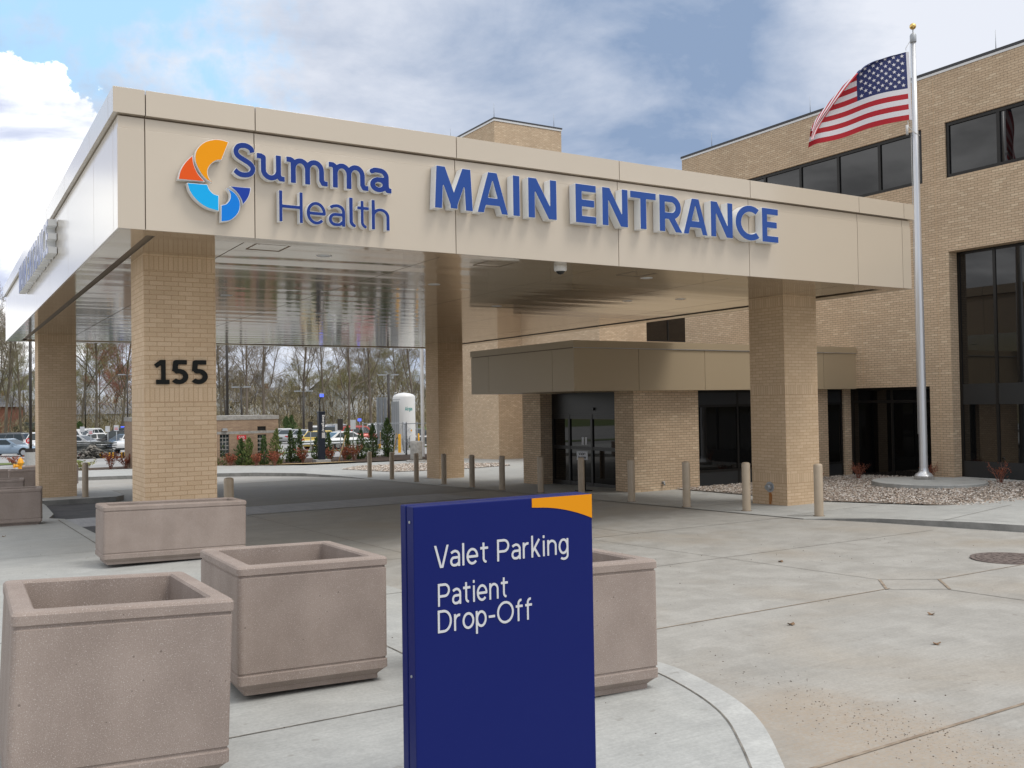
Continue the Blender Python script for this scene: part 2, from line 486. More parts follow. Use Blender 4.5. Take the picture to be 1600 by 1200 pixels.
mat('cast_iron', rough=0.7, fn=f_vary((0.10, 0.078, 0.072), (0.20, 0.16, 0.145), 20, 40, 0.6, 0.01))
mat('tyre', (0.015, 0.015, 0.015), 0.8)
mat('rim', (0.50, 0.51, 0.52), 0.3, 0.8)
mat('car_glass', (0.02, 0.03, 0.032), 0.05, spec=0.8)
mat('tail_red', (0.5, 0.015, 0.02), 0.3)
mat('head_lamp', (0.75, 0.77, 0.8), 0.15)
mat('lumber', rough=0.9, fn=f_vary((0.035, 0.042, 0.040), (0.13, 0.135, 0.125), 3, 20, 0.4, 0.01))
mat('rubble', rough=0.95, fn=f_rand(((0.06, 0.06, 0.055), (0.28, 0.26, 0.23))))
mat('siding', (0.52, 0.54, 0.56), 0.7)
mat('house_brick', rough=0.9, fn=f_vary((0.20, 0.085, 0.06), (0.28, 0.13, 0.09), 3))
mat('shingle', rough=0.9, fn=f_vary((0.13, 0.13, 0.14), (0.22, 0.22, 0.235), 2))
for nm, c in dict(silver_blue=(0.25, 0.33, 0.42), white=(0.78, 0.78, 0.78), black=(0.012, 0.012, 0.014), navy=(0.03, 0.05, 0.09), yellow=(0.72, 0.52, 0.10), red=(0.42, 0.05, 0.03),
                  silver=(0.45, 0.46, 0.47), grey=(0.10, 0.105, 0.11), green=(0.05, 0.09, 0.07)).items():
    mat('car_' + nm, c, 0.3, 0.2 if nm not in ('white', 'yellow') else 0.0, coat=0.6)


# ------------------------------------------------------------------ ground levels (the site falls gently away from the camera)
def lerp_tab(y, xs, zs):
    return float(np.interp(y, xs, zs))


def gz(y):
    return lerp_tab(y, [-400, -8, 60, 100, 900], [0.4596, 0.4596, -1.152, -1.5, -1.5])


def wz(y):
    return lerp_tab(y, [-8, 5.5, 13.3, 22, 29, 60], [0.85, 0.36, 0.20, -0.09, -0.25, -0.99])


def at(px, D):
    """a far point at view depth D, on the ground"""
    P = _f * D + _r2 * ((px - 800) / FOC * D)
    return Vector((P.x, P.y, gz(P.y)))


# ------------------------------------------------------------------ mesh builder and tagging
COL = S.collection
ORG = {}


class MB:
    def __init__(s):
        s.v, s.f, s.m, s.sm = [], [], [], []

    def add(s, vs, fs, mi=0, smooth=False):
        o = len(s.v)
        s.v.extend([tuple(a) for a in vs])
        for f in fs:
            s.f.append(tuple(i + o for i in f)); s.m.append(mi); s.sm.append(smooth)
        return s

    def box(s, x0, x1, y0, y1, z0, z1, mi=0):
        v = [(x, y, z) for z in (z0, z1) for y in (y0, y1) for x in (x0, x1)]
        return s.add(v, [(0, 2, 3, 1), (4, 5, 7, 6), (0, 1, 5, 4), (2, 6, 7, 3), (0, 4, 6, 2), (1, 3, 7, 5)], mi)

    def obox(s, c, ax, ay, az, mi=0):
        c, ax, ay, az = map(Vector, (c, ax, ay, az))
        v = [c + ax * i + ay * j + az * k for k in (-1, 1) for j in (-1, 1) for i in (-1, 1)]
        return s.add(v, [(0, 2, 3, 1), (4, 5, 7, 6), (0, 1, 5, 4), (2, 6, 7, 3), (0, 4, 6, 2), (1, 3, 7, 5)], mi)

    def quad(s, a, b, c, d, mi=0):
        return s.add([a, b, c, d], [(0, 1, 2, 3)], mi)

    def prism(s, pts, zf0, zf1, mi=0):
        """closed polygon (ccw, x y) between two heights (numbers or functions of x, y)"""
        z0 = zf0 if callable(zf0) else (lambda x, y: zf0)
        z1 = zf1 if callable(zf1) else (lambda x, y: zf1)
        n = len(pts)
        v = [(x, y, z0(x, y)) for x, y in pts] + [(x, y, z1(x, y)) for x, y in pts]
        tris = tessellate_polygon([[Vector((x, y, 0)) for x, y in pts]])
        fs = []
        for t in tris:
            a, b, c = (Vector((*pts[i], 0)) for i in t)
            t = t if (b - a).cross(c - a).z > 0 else t[::-1]
            fs.append(tuple(i + n for i in t)); fs.append(tuple(t[::-1]))
        fs += [(i, (i + 1) % n, n + (i + 1) % n, n + i) for i in range(n)]
        return s.add(v, fs, mi)

    def tube(s, path, rad, n=8, cap=True, mi=0, smooth=True):
        path = [Vector(p) for p in path]
        if not hasattr(rad, '__len__'): rad = [rad] * len(path)
        vs, fs = [], []
        for i, p in enumerate(path):
            t = (path[min(i + 1, len(path) - 1)] - path[max(i - 1, 0)]).normalized()
            a = t.cross(Vector((0, 0, 1)))
            if a.length < 1e-3: a = t.cross(Vector((1, 0, 0)))
            a.normalize(); b = t.cross(a)
            for k in range(n):
                q = 2 * math.pi * k / n
                vs.append(p + (a * math.cos(q) + b * math.sin(q)) * rad[i])
        for i in range(len(path) - 1):
            for k in range(n):
                fs.append((i * n + k, i * n + (k + 1) % n, (i + 1) * n + (k + 1) % n, (i + 1) * n + k))
        s.add(vs, fs, mi, smooth)
        if cap:
            o = len(s.v) - len(vs)
            s.f.append(tuple(o + k for k in range(n))[::-1]); s.m.append(mi); s.sm.append(False)
            o += (len(path) - 1) * n
            s.f.append(tuple(o + k for k in range(n))); s.m.append(mi); s.sm.append(False)
        return s

    def lathe(s, prof, c=(0, 0, 0), n=24, mi=0, smooth=True):
        c = Vector(c); vs, fs = [], []
        for r_, z in prof:
            for k in range(n):
                q = 2 * math.pi * k / n
                vs.append(c + Vector((r_ * math.cos(q), r_ * math.sin(q), z)))
        for i in range(len(prof) - 1):
            for k in range(n):
                fs.append((i * n + k, i * n + (k + 1) % n, (i + 1) * n + (k + 1) % n, (i + 1) * n + k))
        return s.add(vs, fs, mi, smooth)

    def build(s, name, mats, parent=None, loc=None, bevel=0.0):
        me = bpy.data.meshes.new(name)
        V = np.array(s.v, dtype=np.float64).reshape(-1, 3)
        org = ORG.get(parent.name, Vector((0, 0, 0))) if parent else Vector((0, 0, 0))
        if loc is not None: org = Vector(loc)
        me.from_pydata((V - np.array(org)).tolist(), [], s.f)
        if not isinstance(mats, (list, tuple)): mats = [mats]
        for m_ in mats: me.materials.append(MATS[m_])
        me.polygons.foreach_set('material_index', s.m)
        me.polygons.foreach_set('use_smooth', s.sm)
        uv = me.uv_layers.new(name='uv')
        nrm = np.empty(len(me.polygons) * 3); me.polygons.foreach_get('normal', nrm)
        nrm = np.abs(nrm.reshape(-1, 3))
        tot = np.empty(len(me.polygons), int); me.polygons.foreach_get('loop_total', tot)
        li = np.empty(len(me.loops), int); me.loops.foreach_get('vertex_index', li)
        N = np.repeat(nrm, tot, axis=0); P = V[li]
        ax = (N[:, 0] > N[:, 1]) & (N[:, 0] > N[:, 2])
        az_ = (N[:, 2] >= N[:, 0]) & (N[:, 2] >= N[:, 1])
        U = np.where(ax, P[:, 1], P[:, 0]); Vv = np.where(az_, P[:, 1], P[:, 2])
        uv.data.foreach_set('uv', np.stack([U, Vv], 1).ravel())
        me.update()
        o = bpy.data.objects.new(name, me)
        COL.objects.link(o)
        if parent:
            o.parent = parent
            ORG[o.name] = org
        elif loc is not None:
            o.location = loc
            ORG[o.name] = org
        if bevel:
            md = o.modifiers.new('bevel', 'BEVEL')
            md.width = bevel; md.segments = 2; md.limit_method = 'ANGLE'; md.angle_limit = R(40)
        return o


def tag(o, label, cat, group=None):
    o['label'] = label
    o['category'] = cat
    if group: o['group'] = group
    return o


def thing(name, label, cat, loc=(0, 0, 0), rz=0.0, group=None):
    o = bpy.data.objects.new(name, None)
    o.empty_display_size = 0.2
    COL.objects.link(o)
    o.location = loc
    o.rotation_euler = (0, 0, rz)
    ORG[o.name] = Vector(loc)
    return tag(o, label, cat, group)


def local_thing(name, label, cat, group=None):
    return thing(name, label, cat, (0, 0, 0), 0, group)


def structure(o, kind='structure'):
    o['kind'] = kind
    return o


def copy_tree(o, parent=None):
    c = o.copy()
    COL.objects.link(c)
    if parent: c.parent = parent
    for ch in list(o.children): copy_tree(ch, c)
    return c


def place(o, loc, rz=0.0, label=None, scale=None):
    o.location = loc
    o.rotation_euler = (0, 0, rz)
    if label: o['label'] = label
    if scale: o.scale = scale if hasattr(scale, '__len__') else (scale,) * 3
    return o


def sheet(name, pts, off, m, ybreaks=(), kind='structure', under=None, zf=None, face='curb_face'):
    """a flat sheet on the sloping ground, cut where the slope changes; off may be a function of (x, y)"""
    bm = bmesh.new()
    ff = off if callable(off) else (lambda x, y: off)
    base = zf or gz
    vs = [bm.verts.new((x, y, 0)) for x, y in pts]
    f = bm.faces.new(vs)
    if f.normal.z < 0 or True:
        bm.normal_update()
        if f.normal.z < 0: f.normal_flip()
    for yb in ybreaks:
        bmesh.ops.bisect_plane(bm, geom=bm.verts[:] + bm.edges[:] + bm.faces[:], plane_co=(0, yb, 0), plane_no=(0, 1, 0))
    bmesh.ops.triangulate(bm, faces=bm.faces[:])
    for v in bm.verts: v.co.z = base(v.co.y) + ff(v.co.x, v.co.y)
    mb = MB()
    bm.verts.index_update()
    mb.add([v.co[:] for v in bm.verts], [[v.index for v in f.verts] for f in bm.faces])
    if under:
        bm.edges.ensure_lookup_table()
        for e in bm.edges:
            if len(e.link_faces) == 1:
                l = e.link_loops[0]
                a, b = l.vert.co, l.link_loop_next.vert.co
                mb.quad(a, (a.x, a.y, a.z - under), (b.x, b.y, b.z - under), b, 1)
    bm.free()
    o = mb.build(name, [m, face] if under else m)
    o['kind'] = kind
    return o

# ------------------------------------------------------------------ lettering: strokes -> outlines -> solid letters
def arc(cx, cy, rx, ry, a0, a1, n=None):
    n = n or max(4, int(abs(a1 - a0) / 3))
    return [(cx + rx * math.cos(R(a0 + (a1 - a0) * i / n)), cy + ry * math.sin(R(a0 + (a1 - a0) * i / n))) for i in range(n + 1)]


def spline(pts, k=14):
    P = [np.array(p) for p in pts]
    P = [2 * P[0] - P[1]] + P + [2 * P[-1] - P[-2]]
    out = []
    for i in range(1, len(P) - 2):
        for j in range(k):
            t = j / k
            a, b, c, d = P[i - 1:i + 3]
            out.append(tuple(0.5 * ((2 * b) + (-a + c) * t + (2 * a - 5 * b + 4 * c - d) * t * t + (-a + 3 * b - 3 * c + d) * t ** 3)))
    out.append(tuple(P[-2]))
    return out


def strokes(ch, W, style):
    """strokes of one character, cap height 1; returns [(points, width)], (clip_lo, clip_hi)"""
    h = W / 2
    X = 0.74                                   # x-height
    L = []
    lo, hi = 0.0, 1.0
    bx, by = 0.25, X / 2 - h                   # round letter radii (centre line)
    if ch == 'I': L = [[(h, 0), (h, 1)]]
    elif ch == 'l':
        if style == 'slab' or style == 'soft': L = [[(h, 1), (h, .24)] + arc(h + .16, .22, .16, .22 - h * .95, 180, 262)]
        else: L = [[(h, 0), (h, 1)]]
    elif ch == 'i':
        L = [[(h, 0), (h, X)], [(h, X + .12), (h, X + .12 + W * 1.15)]]
        hi = 1.05
    elif ch == 'M': L = [[(h * .9, -.1), (h + .05, 1.1)], [(h + .02, 1.13), (.485, .13), (.95 - h, 1.13)], [(.97 - h * .9, -.1), (.92 - h, 1.1)], [(.485, .02), (.485, .26)]]
    elif ch == 'N': L = [[(h, 0), (h, 1)], [(h * .9, 1.06), (.80 - h * .9, -.06)], [(.80 - h, 0), (.80 - h, 1)]]
    elif ch == 'A': L = [[(.035, -.1), (.44, 1.1)], [(.845, -.1), (.44, 1.1)], [(.17, .285), (.71, .285)]]
    elif ch == 'V': L = [[(.035, 1.1), (.40, -.1)], [(.765, 1.1), (.40, -.1)]]
    elif ch == 'y':
        L = [[(.03, X + .08), (.30, -.02)], [(.57, X + .08), (.24, -.16), (.05, -.19)]]
        lo, hi = -.3, X
    elif ch == 'E': L = [[(h, 0), (h, 1)], [(0, 1 - h), (.60, 1 - h)], [(0, .515), (.55, .515)], [(0, h), (.60, h)]]
    elif ch == 'T': L = [[(0, 1 - h), (.80, 1 - h)], [(.40, 0), (.40, 1)]]
    elif ch == 'H': L = [[(h, 0), (h, 1)], [(h, .50), (.78 - h, .50)], [(.78 - h, 0), (.78 - h, 1)]]
    elif ch in 'PR':
        q = .28 - h / 2
        yc = 1 - h - q
        L = [[(h, 0), (h, 1)], [(0, 1 - h), (.40, 1 - h)] + arc(.40, yc, q, q, 90, -90) + [(0, yc - q)]]
        if ch == 'R': L.append([(.33, yc - q + .05), (.72, -.1)])
    elif ch == 'D': L = [[(h, 0), (h, 1)], [(0, 1 - h), (.33, 1 - h)] + arc(.33, .5, .42 - h * .5, .5 - h, 90, -90) + [(0, h)]]
    elif ch == 'C': L = [arc(.50, .5, .50 - h, .51 - h, 52, 308)]; lo, hi = -.02, 1.02
    elif ch == 'G': L = [arc(.50, .5, .50 - h, .51 - h, 52, 345), [(.52, .46), (.96 - h, .46), (.96 - h, .2)]]; lo, hi = -.02, 1.02
    elif ch == 'O': L = [arc(.50, .5, .50 - h, .51 - h, 0, 360)]; lo, hi = -.02, 1.02
    elif ch in 'Ss':
        k = 1.0 if ch == 'S' else X
        L = [[(x, (h + (y - .07) / .86 * (k - W))) for x, y in spline([(.585, .735), (.55, .85), (.44, .915), (.32, .93), (.17, .885), (.10, .775), (.115, .66), (.21, .575), (.35, .505), (.49, .43), (.585, .33), (.59, .215), (.50, .11), (.345, .07), (.19, .09), (.05, .19)])]]
        if ch == 's': L = [[(x * .8, y) for x, y in L[0]]]
        lo, hi = -.02, 1.02
    elif ch == 'o': L = [arc(.01 + bx + h, X / 2, bx + .03, by + .005, 0, 360)]; lo = -.02
    elif ch == 'c': L = [arc(.01 + bx + h, X / 2, bx + .02, by + .005, 50, 310)]; lo = -.02
    elif ch == 'e':
        cx = .01 + bx + h
        L = [[(cx - bx, X / 2 - .01), (cx + bx + .02, X / 2 - .01)] + arc(cx, X / 2, bx + .02, by + .005, 2, 318)]
        lo = -.02
    elif ch in 'dpgb':
        cx = .01 + bx + h if ch in 'dg' else .02 + bx + h
        sx = cx + bx + .005 if ch in 'dg' else h
        L = [arc(cx, X / 2, bx, by + .005, 0, 360)]
        if ch == 'd': L.append([(sx, 0), (sx, 1.02)]); hi = 1.02
        if ch == 'p': L.append([(sx, -.28), (sx, X)]); lo = -.28
        if ch == 'g':
            L.append([(sx, X), (sx, -.06)] + arc(sx - .23, -.06, .23, .17, 0, -140)); lo = -.32
    elif ch == 'a':
        if style == 'slab':
            sx = .50
            L = [[(.07, .62)] + spline([(.07, .62), (.16, .66), (.30, X - h)]) + arc(.30, X - h - .2, sx - .30, .2, 90, 0) + [(sx, .2), (sx + .04, h * 1.0), (sx + .16, h)],
                 arc(.27, .235, .27 - h, .235 - h, 0, 360), [(.27, .47 - h), (sx, .47 - h)]]
        else:
            sx = .50 - h * .2
            L = [spline([(.06, .60), (.15, .655), (.26, X - h)]) + arc(.26, X - h - .2, sx - .26, .2, 90, 0) + [(sx, 0)],
                 [(sx, .45 - h), (.22, .45 - h)] + arc(.22, .225, .22 - h, .225 - h, 90, 270) + spline([(.22, h), (.36, h + .015), (sx, h + .12)])]
        lo = -.015
    elif ch in 'nhmru':
        rr = .20
        if ch == 'u':
            if style == 'slab':
                L = [[(0, X - h * .9), (.13, X - h * .9), (.20, X - h * 1.3), (.20, .30)] + arc(.42, .30, .22, .30 - h, 180, 360) + [(.64, X)], [(.64, X), (.64, .16), (.70, h * .95), (.83, h * .95)]]
            else: L = [[(h, X), (h, .28)] + arc(h + .22, .28, .22, .28 - h, 180, 360) + [(h + .44, X)], [(h + .44, X), (h + .44, 0)]]
        else:
            s0 = .20 if style == 'slab' and ch == 'm' else h
            L = [[(s0, 0), (s0, 1.0 if ch == 'h' else X - (.06 if s0 > h else 0))]]
            if s0 > h: L.append([(0, X - h * .9), (.12, X - h * .9), (.20, X - h * 1.4)])
            top = X - h
            ar = .235 if ch != 'm' else (.205 if style == 'slab' else .19)
            if ch == 'r': L.append(arc(s0 + .25, top - .25, .25, .25, 180, 80))
            else:
                L.append([(s0, .30)] + arc(s0 + ar, top - .235, ar, .235, 180, 0) + [(s0 + 2 * ar, 0)])
                if ch == 'm':
                    s1 = s0 + 2 * ar
                    tail = [(s1 + 2 * ar, .17), (s1 + 2 * ar + .05, h * .95), (s1 + 2 * ar + .19, h * .95)] if style == 'slab' else [(s1 + 2 * ar, 0)]
                    L.append([(s1, .30)] + arc(s1 + ar, top - .235, ar, .235, 180, 0) + tail)
            if ch == 'h': hi = 1.0
    elif ch == 't':
        L = [[(.16 + h * .4, .93), (.16 + h * .4, .22)] + arc(.16 + h * .4 + .17, .22, .17, .22 - h * .95, 180, 268), [(0, X - h), (.44, X - h)]]
    elif ch == 'f': L = [[(.16, 0), (.16, .80)] + arc(.16 + .18, .80, .18, .22 - h, 180, 85), [(0, X - h), (.42, X - h)]]; hi = 1.03
    elif ch == 'k': L = [[(h, 0), (h, 1.02)], [(.48, X + .1), (h + .02, .27)], [(.20, .42), (.55, -.1)]]; hi = 1.02; 
    elif ch == '-': L = [[(.05, .40), (.42, .40)]]
    elif ch == '1': L = [[(.36, 0), (.36, 1)], [(.05, h), (.62, h)], [(.02, .735), (.36, 1.0 - h * .3)]]
    elif ch == '5': L = [[(.56, 1 - h), (.16, 1 - h), (.13, .53)], [(.13, .565), (.18, .57)] + arc(.28, .315, .33 - h, .315 - h, 108, -142)]
    elif ch == '4': L = [[(.46, 0), (.46, 1)], [(.46, 1.0), (.04, .25)], [(0, .25), (.62, .25)]]
    elif ch == '2': L = [arc(.30, .70, .27 - h * .4, .30 - h, 165, -35) + [(.06, h)], [(.02, h), (.60, h)]]
    clipx = X if ch in 'acemnorsu' and ch not in '' else None
    if clipx: hi = X + .015
    if ch == 'g': hi = X
    if ch == 'p': hi = X + .01
    if ch == 'k': lo = 0
    return L, lo, hi


GLY = {}


def outline(ch, W, style='sans', N=90):
    """closed outlines of a character; outer loops ccw, holes cw"""
    key = (ch, W, style)
    if key in GLY: return GLY[key]
    L, lo, hi = strokes(ch, W, style)
    allp = np.array([p for s_ in L for p in s_])
    pad = W + .06
    x0, x1 = allp[:, 0].min() - pad, allp[:, 0].max() + pad
    y0, y1 = lo - .06, hi + .06
    nx, ny = int((x1 - x0) * N), int((y1 - y0) * N)
    gx, gy = np.meshgrid(np.linspace(x0, x1, nx), np.linspace(y0, y1, ny))
    D = np.full(gx.shape, 9.0)
    h = W / 2
    for s_ in L:
        cum = np.concatenate([[0], np.cumsum([math.dist(s_[q], s_[q + 1]) for q in range(len(s_) - 1)])])
        for i in range(len(s_) - 1):
            ax, ay = s_[i]; bx, by = s_[i + 1]
            ln = math.hypot(bx - ax, by - ay)
            if ln < 1e-6: continue
            ux, uy = (bx - ax) / ln, (by - ay) / ln
            px, py = gx - (ax + bx) / 2, gy - (ay + by) / 2
            qa, qb = np.abs(px * ux + py * uy) - ln / 2, np.abs(-px * uy + py * ux) - h
            d = np.minimum(np.maximum(qa, qb), 0) + np.hypot(np.maximum(qa, 0), np.maximum(qb, 0))
            D = np.minimum(D, d)
            if 0 < i and cum[i] > h and cum[-1] - cum[i] > h: D = np.minimum(D, np.hypot(gx - ax, gy - ay) - h)
            elif 0 < i:
                qx, qy = s_[i - 1]
                if abs(((math.atan2(by - ay, bx - ax) - math.atan2(ay - qy, ax - qx) + math.pi) % (2 * math.pi)) - math.pi) > 0.3: D = np.minimum(D, np.hypot(gx - ax, gy - ay) - h)
    if ch != 'i': D = np.maximum(D, np.maximum(lo - gy, gy - hi))
    else: D = np.maximum(D, lo - gy)
    D[D == 0] = 1e-6
    # marching squares
    seg = {}
    def P(e):
        (i, j), (k, l) = e
        a, b = D[i, j], D[k, l]
        t = a / (a - b)
        return (gx[i, j] + (gx[k, l] - gx[i, j]) * t, gy[i, j] + (gy[k, l] - gy[i, j]) * t)
    for i in range(ny - 1):
        row = D[i:i + 2]
        for j in np.nonzero((row.min(0)[:-1] < 0) | (row.min(0)[1:] < 0))[0]:
            c = [(i, j), (i, j + 1), (i + 1, j + 1), (i + 1, j)]
            ins = [D[q] < 0 for q in c]
            if all(ins): continue
            cr = []
            for k in range(4):
                a, b = c[k], c[(k + 1) % 4]
                if ins[k] != ins[(k + 1) % 4]: cr.append((tuple(sorted((a, b))), ins[k]))
            # edge leaving the inside -> edge entering
            outs = [e for e, f in cr if f]; inns = [e for e, f in cr if not f]
            if len(outs) == 1: seg[outs[0]] = inns[0]
            else:
                for e, f in cr:
                    if f:
                        idx = [x for x, _ in cr].index(e)
                        seg[e] = cr[(idx - 1) % 4][0]
    loops = []
    seg = dict(seg)
    while seg:
        s0 = next(iter(seg)); lp = [s0]; e = seg.pop(s0)
        while e != s0 and e in seg:
            lp.append(e); e = seg.pop(e)
        pts = [P(q) for q in lp]
        pts = simplify(pts, 0.0022)
        if len(pts) > 2: loops.append(pts)
    out = []
    for lp in loops:
        ar = sum(lp[i - 1][0] * lp[i][1] - lp[i][0] * lp[i - 1][1] for i in range(len(lp)))
        out.append((lp if ar > 0 else lp, ar))
    # orientation: make the largest loops ccw and their holes cw
    big = max(out, key=lambda t: abs(t[1]))
    sgn = 1 if big[1] > 0 else -1
    res = [(lp if sgn > 0 else lp[::-1]) for lp, a in out if abs(a) > 1e-4]
    GLY[key] = res
    return res


def simplify(pts, tol):
    pts = [p for i, p in enumerate(pts) if math.dist(p, pts[i - 1]) > 1e-5]
    n = len(pts)
    if n < 8: return pts
    k = max(range(n), key=lambda i: math.dist(pts[0], pts[i]))
    def dp(a):
        if len(a) < 3: return a
        p, q = np.array(a[0]), np.array(a[-1])
        d = q - p
        ln = np.hypot(*d)
        A = np.array(a) - p
        dist = np.abs(A[:, 0] * d[1] - A[:, 1] * d[0]) / (ln + 1e-12)
        i = int(dist.argmax())
        if dist[i] < tol: return [a[0], a[-1]]
        return dp(a[:i + 1])[:-1] + dp(a[i:])
    return dp(pts[:k + 1])[:-1] + dp(pts[k:] + [pts[0]])[:-1]


def fill_loops(loops):
    """triangles inside the outlines, holes left out: points, faces"""
    flat = [Vector(p) for lp in loops for p in lp]
    ed, o = [], 0
    for lp in loops:
        ed += [(o + i, o + (i + 1) % len(lp)) for i in range(len(lp))]
        o += len(lp)
    vs, _, fs, _, _, _ = delaunay_2d_cdt(flat, ed, [], 0, 1e-7)
    out = []
    for f in fs:
        c = sum((Vector(vs[i]) for i in f), Vector((0, 0))) / len(f)
        ins = False
        for lp in loops:
            for i in range(len(lp)):
                (x1, y1), (x2, y2) = lp[i - 1], lp[i]
                if (y1 > c.y) != (y2 > c.y) and c.x < (x2 - x1) * (c.y - y1) / (y2 - y1) + x1: ins = not ins
        if ins: out.append(tuple(f))
    return vs, out


def solid(loops, mp, depth, nrm, mi_face=0, mi_side=0, back=True):
    """loops in letter space; mp maps (x, y) to a front-face point; nrm points out of the front"""
    mb = MB()
    nrm = Vector(nrm)
    pv, tris = fill_loops(loops)
    fr = [Vector(mp(p.x, p.y)) for p in pv]
    fs = []
    for t in tris:
        p, q, r_ = (fr[i] for i in t)
        fs.append(tuple(t) if (q - p).cross(r_ - p).dot(nrm) > 0 else tuple(t[::-1]))
    mb.add(fr, fs, mi_face)
    if back: mb.add([p - nrm * depth for p in fr], [f[::-1] for f in fs], mi_side)
    for lp in loops:
        e = [Vector(mp(x, y)) for x, y in lp]
        k = len(e)
        for i in range(k):
            p, q = e[i], e[(i + 1) % k]
            mb.add([p, p - nrm * depth, q - nrm * depth, q], [(0, 1, 2, 3)], mi_side)
    return mb


def bbox(loops):
    A = np.array([p for lp in loops for p in lp])
    return A[:, 0].min(), A[:, 0].max(), A[:, 1].min(), A[:, 1].max()


def inset(loops, d):
    """shrink outlines a little (faces set inside the letter rims)"""
    out = []
    for lp in loops:
        n = len(lp); q = []
        for i in range(n):
            p0, p1, p2 = (np.array(lp[(i + k) % n]) for k in (-1, 0, 1))
            e1, e2 = p1 - p0, p2 - p1
            n1 = np.array([-e1[1], e1[0]]) / (np.hypot(*e1) + 1e-9)
            n2 = np.array([-e2[1], e2[0]]) / (np.hypot(*e2) + 1e-9)
            m_ = n1 + n2
            l_ = np.hypot(*m_)
            if l_ < 0.4: q.append(tuple(p1)); continue
            m_ = m_ / l_
            q.append(tuple(p1 + m_ * min(d / max(m_ @ n1, 0.5), d * 1.5)))
        out.append(q)
    return out


def fit_map(loops, x0, x1, base, cap, plane):
    """plane(u, z) -> world; the glyph's own width is stretched to x0..x1, cap height to cap"""
    a, b, _, _ = bbox(loops)
    k = (x1 - x0) / (b - a)
    return (lambda x, y: plane(x0 + (x - a) * k, base + y * cap)), k


ADV_GAP = 0.16


def word_layout(text, W, style='sans', gap=ADV_GAP, space=0.36):
    x, out = 0.0, []
    for ch in text:
        if ch == ' ':
            x += space; continue
        lp = outline(ch, W, style)
        a, b, _, _ = bbox(lp)
        g = gap * (0.35 if ch in 'VAT' else 0.6 if ch in 'oecdpgaOCDS' else 1.0)
        x += g * .5
        out.append((ch, lp, x - a))
        x += (b - a) + g * .5
    return out, x


def flat_word(mb, text, x0, x1, base, cap, plane, nrm, W=0.13, thick=0.004, style='sans', gap=ADV_GAP, mi=0):
    lay, tot = word_layout(text, W, style, gap)
    k = (x1 - x0) / tot if x1 is not None else cap
    for ch, lp, off in lay:
        m_ = solid(lp, lambda x, y: plane(x0 + (x + off) * k, base + y * cap), thick, nrm, mi, mi, back=False)
        mb.add(m_.v, m_.f, mi)
    return mb

# ------------------------------------------------------------------ the ground
sheet('ground', [(-350, -200), (450, -200), (450, 520), (-350, 520)], -0.12, 'leaf_litter', (-8, 60, 100))
sheet('driveway', [(-60, -60), (70, -60), (70, 46.5), (-60, 46.5)], 0.0, 'drive_concrete', (-8,))
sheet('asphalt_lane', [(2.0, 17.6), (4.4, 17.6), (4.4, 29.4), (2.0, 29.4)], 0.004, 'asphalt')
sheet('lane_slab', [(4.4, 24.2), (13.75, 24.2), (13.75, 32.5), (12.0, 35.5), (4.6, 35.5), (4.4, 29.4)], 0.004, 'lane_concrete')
sheet('crossing_strip', [(2.0, 21.9), (12.2, 21.9), (12.2, 24.2), (2.0, 24.2)], 0.008, 'tined_strip')

# planted island in front with its kerb
ARC = spline([(1.9, 1.75), (2.75, 2.45), (3.5, 3.31), (4.02, 4.05), (4.30, 4.85), (4.35, 5.35), (4.33, 5.8)], 8)
ARC_IN = [(x - 0.185 * min(1.0, 0.35 + (y - 1.75) / 3), y + 0.10 * max(0.0, 1 - (y - 1.75) / 3.2)) for x, y in ARC]
ISL = [(-14, 1.2), (0.6, 1.2)] + ARC + [(4.25, 6.6), (4.20, 8), (4.12, 10),
       (3.72, 11.6), (3.70, 14), (3.68, 16.2), (3.66, 17.4), (3.4, 17.72), (2.42, 17.75), (2.40, 20), (2.36, 22.4), (2.1, 22.9), (-14, 23.1)]
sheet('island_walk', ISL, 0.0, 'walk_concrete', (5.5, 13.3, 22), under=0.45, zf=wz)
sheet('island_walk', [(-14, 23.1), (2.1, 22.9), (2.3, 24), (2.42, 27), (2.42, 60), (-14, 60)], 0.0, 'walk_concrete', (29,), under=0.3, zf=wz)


def strip(mb, path, wd, zf, mi=0, step=0.5):
    """a narrow band along a polyline lying on the ground"""
    for i in range(len(path) - 1):
        a, b = Vector((*path[i], 0)), Vector((*path[i + 1], 0))
        d = (b - a); ln = d.length; n = max(1, int(ln / step)); d.normalize()
        q = Vector((-d.y, d.x, 0)) * (wd / 2)
        for k in range(n):
            p0, p1 = a + d * ln * k / n, a + d * ln * (k + 1) / n
            mb.quad(*[(v.x, v.y, zf(v.x, v.y)) for v in (p0 - q, p1 - q, p1 + q, p0 + q)])


G4 = lambda x, y: gz(y) + 0.004
gs_ = MB()
strip(gs_, [(4.5, 6.88), (8.98, 6.88)], 0.020, G4)
strip(gs_, [(9.86, 6.90), (16.0, 6.92)], 0.018, G4)
strip(gs_, [(3.9, 3.66), (16.0, 3.68)], 0.027, G4)
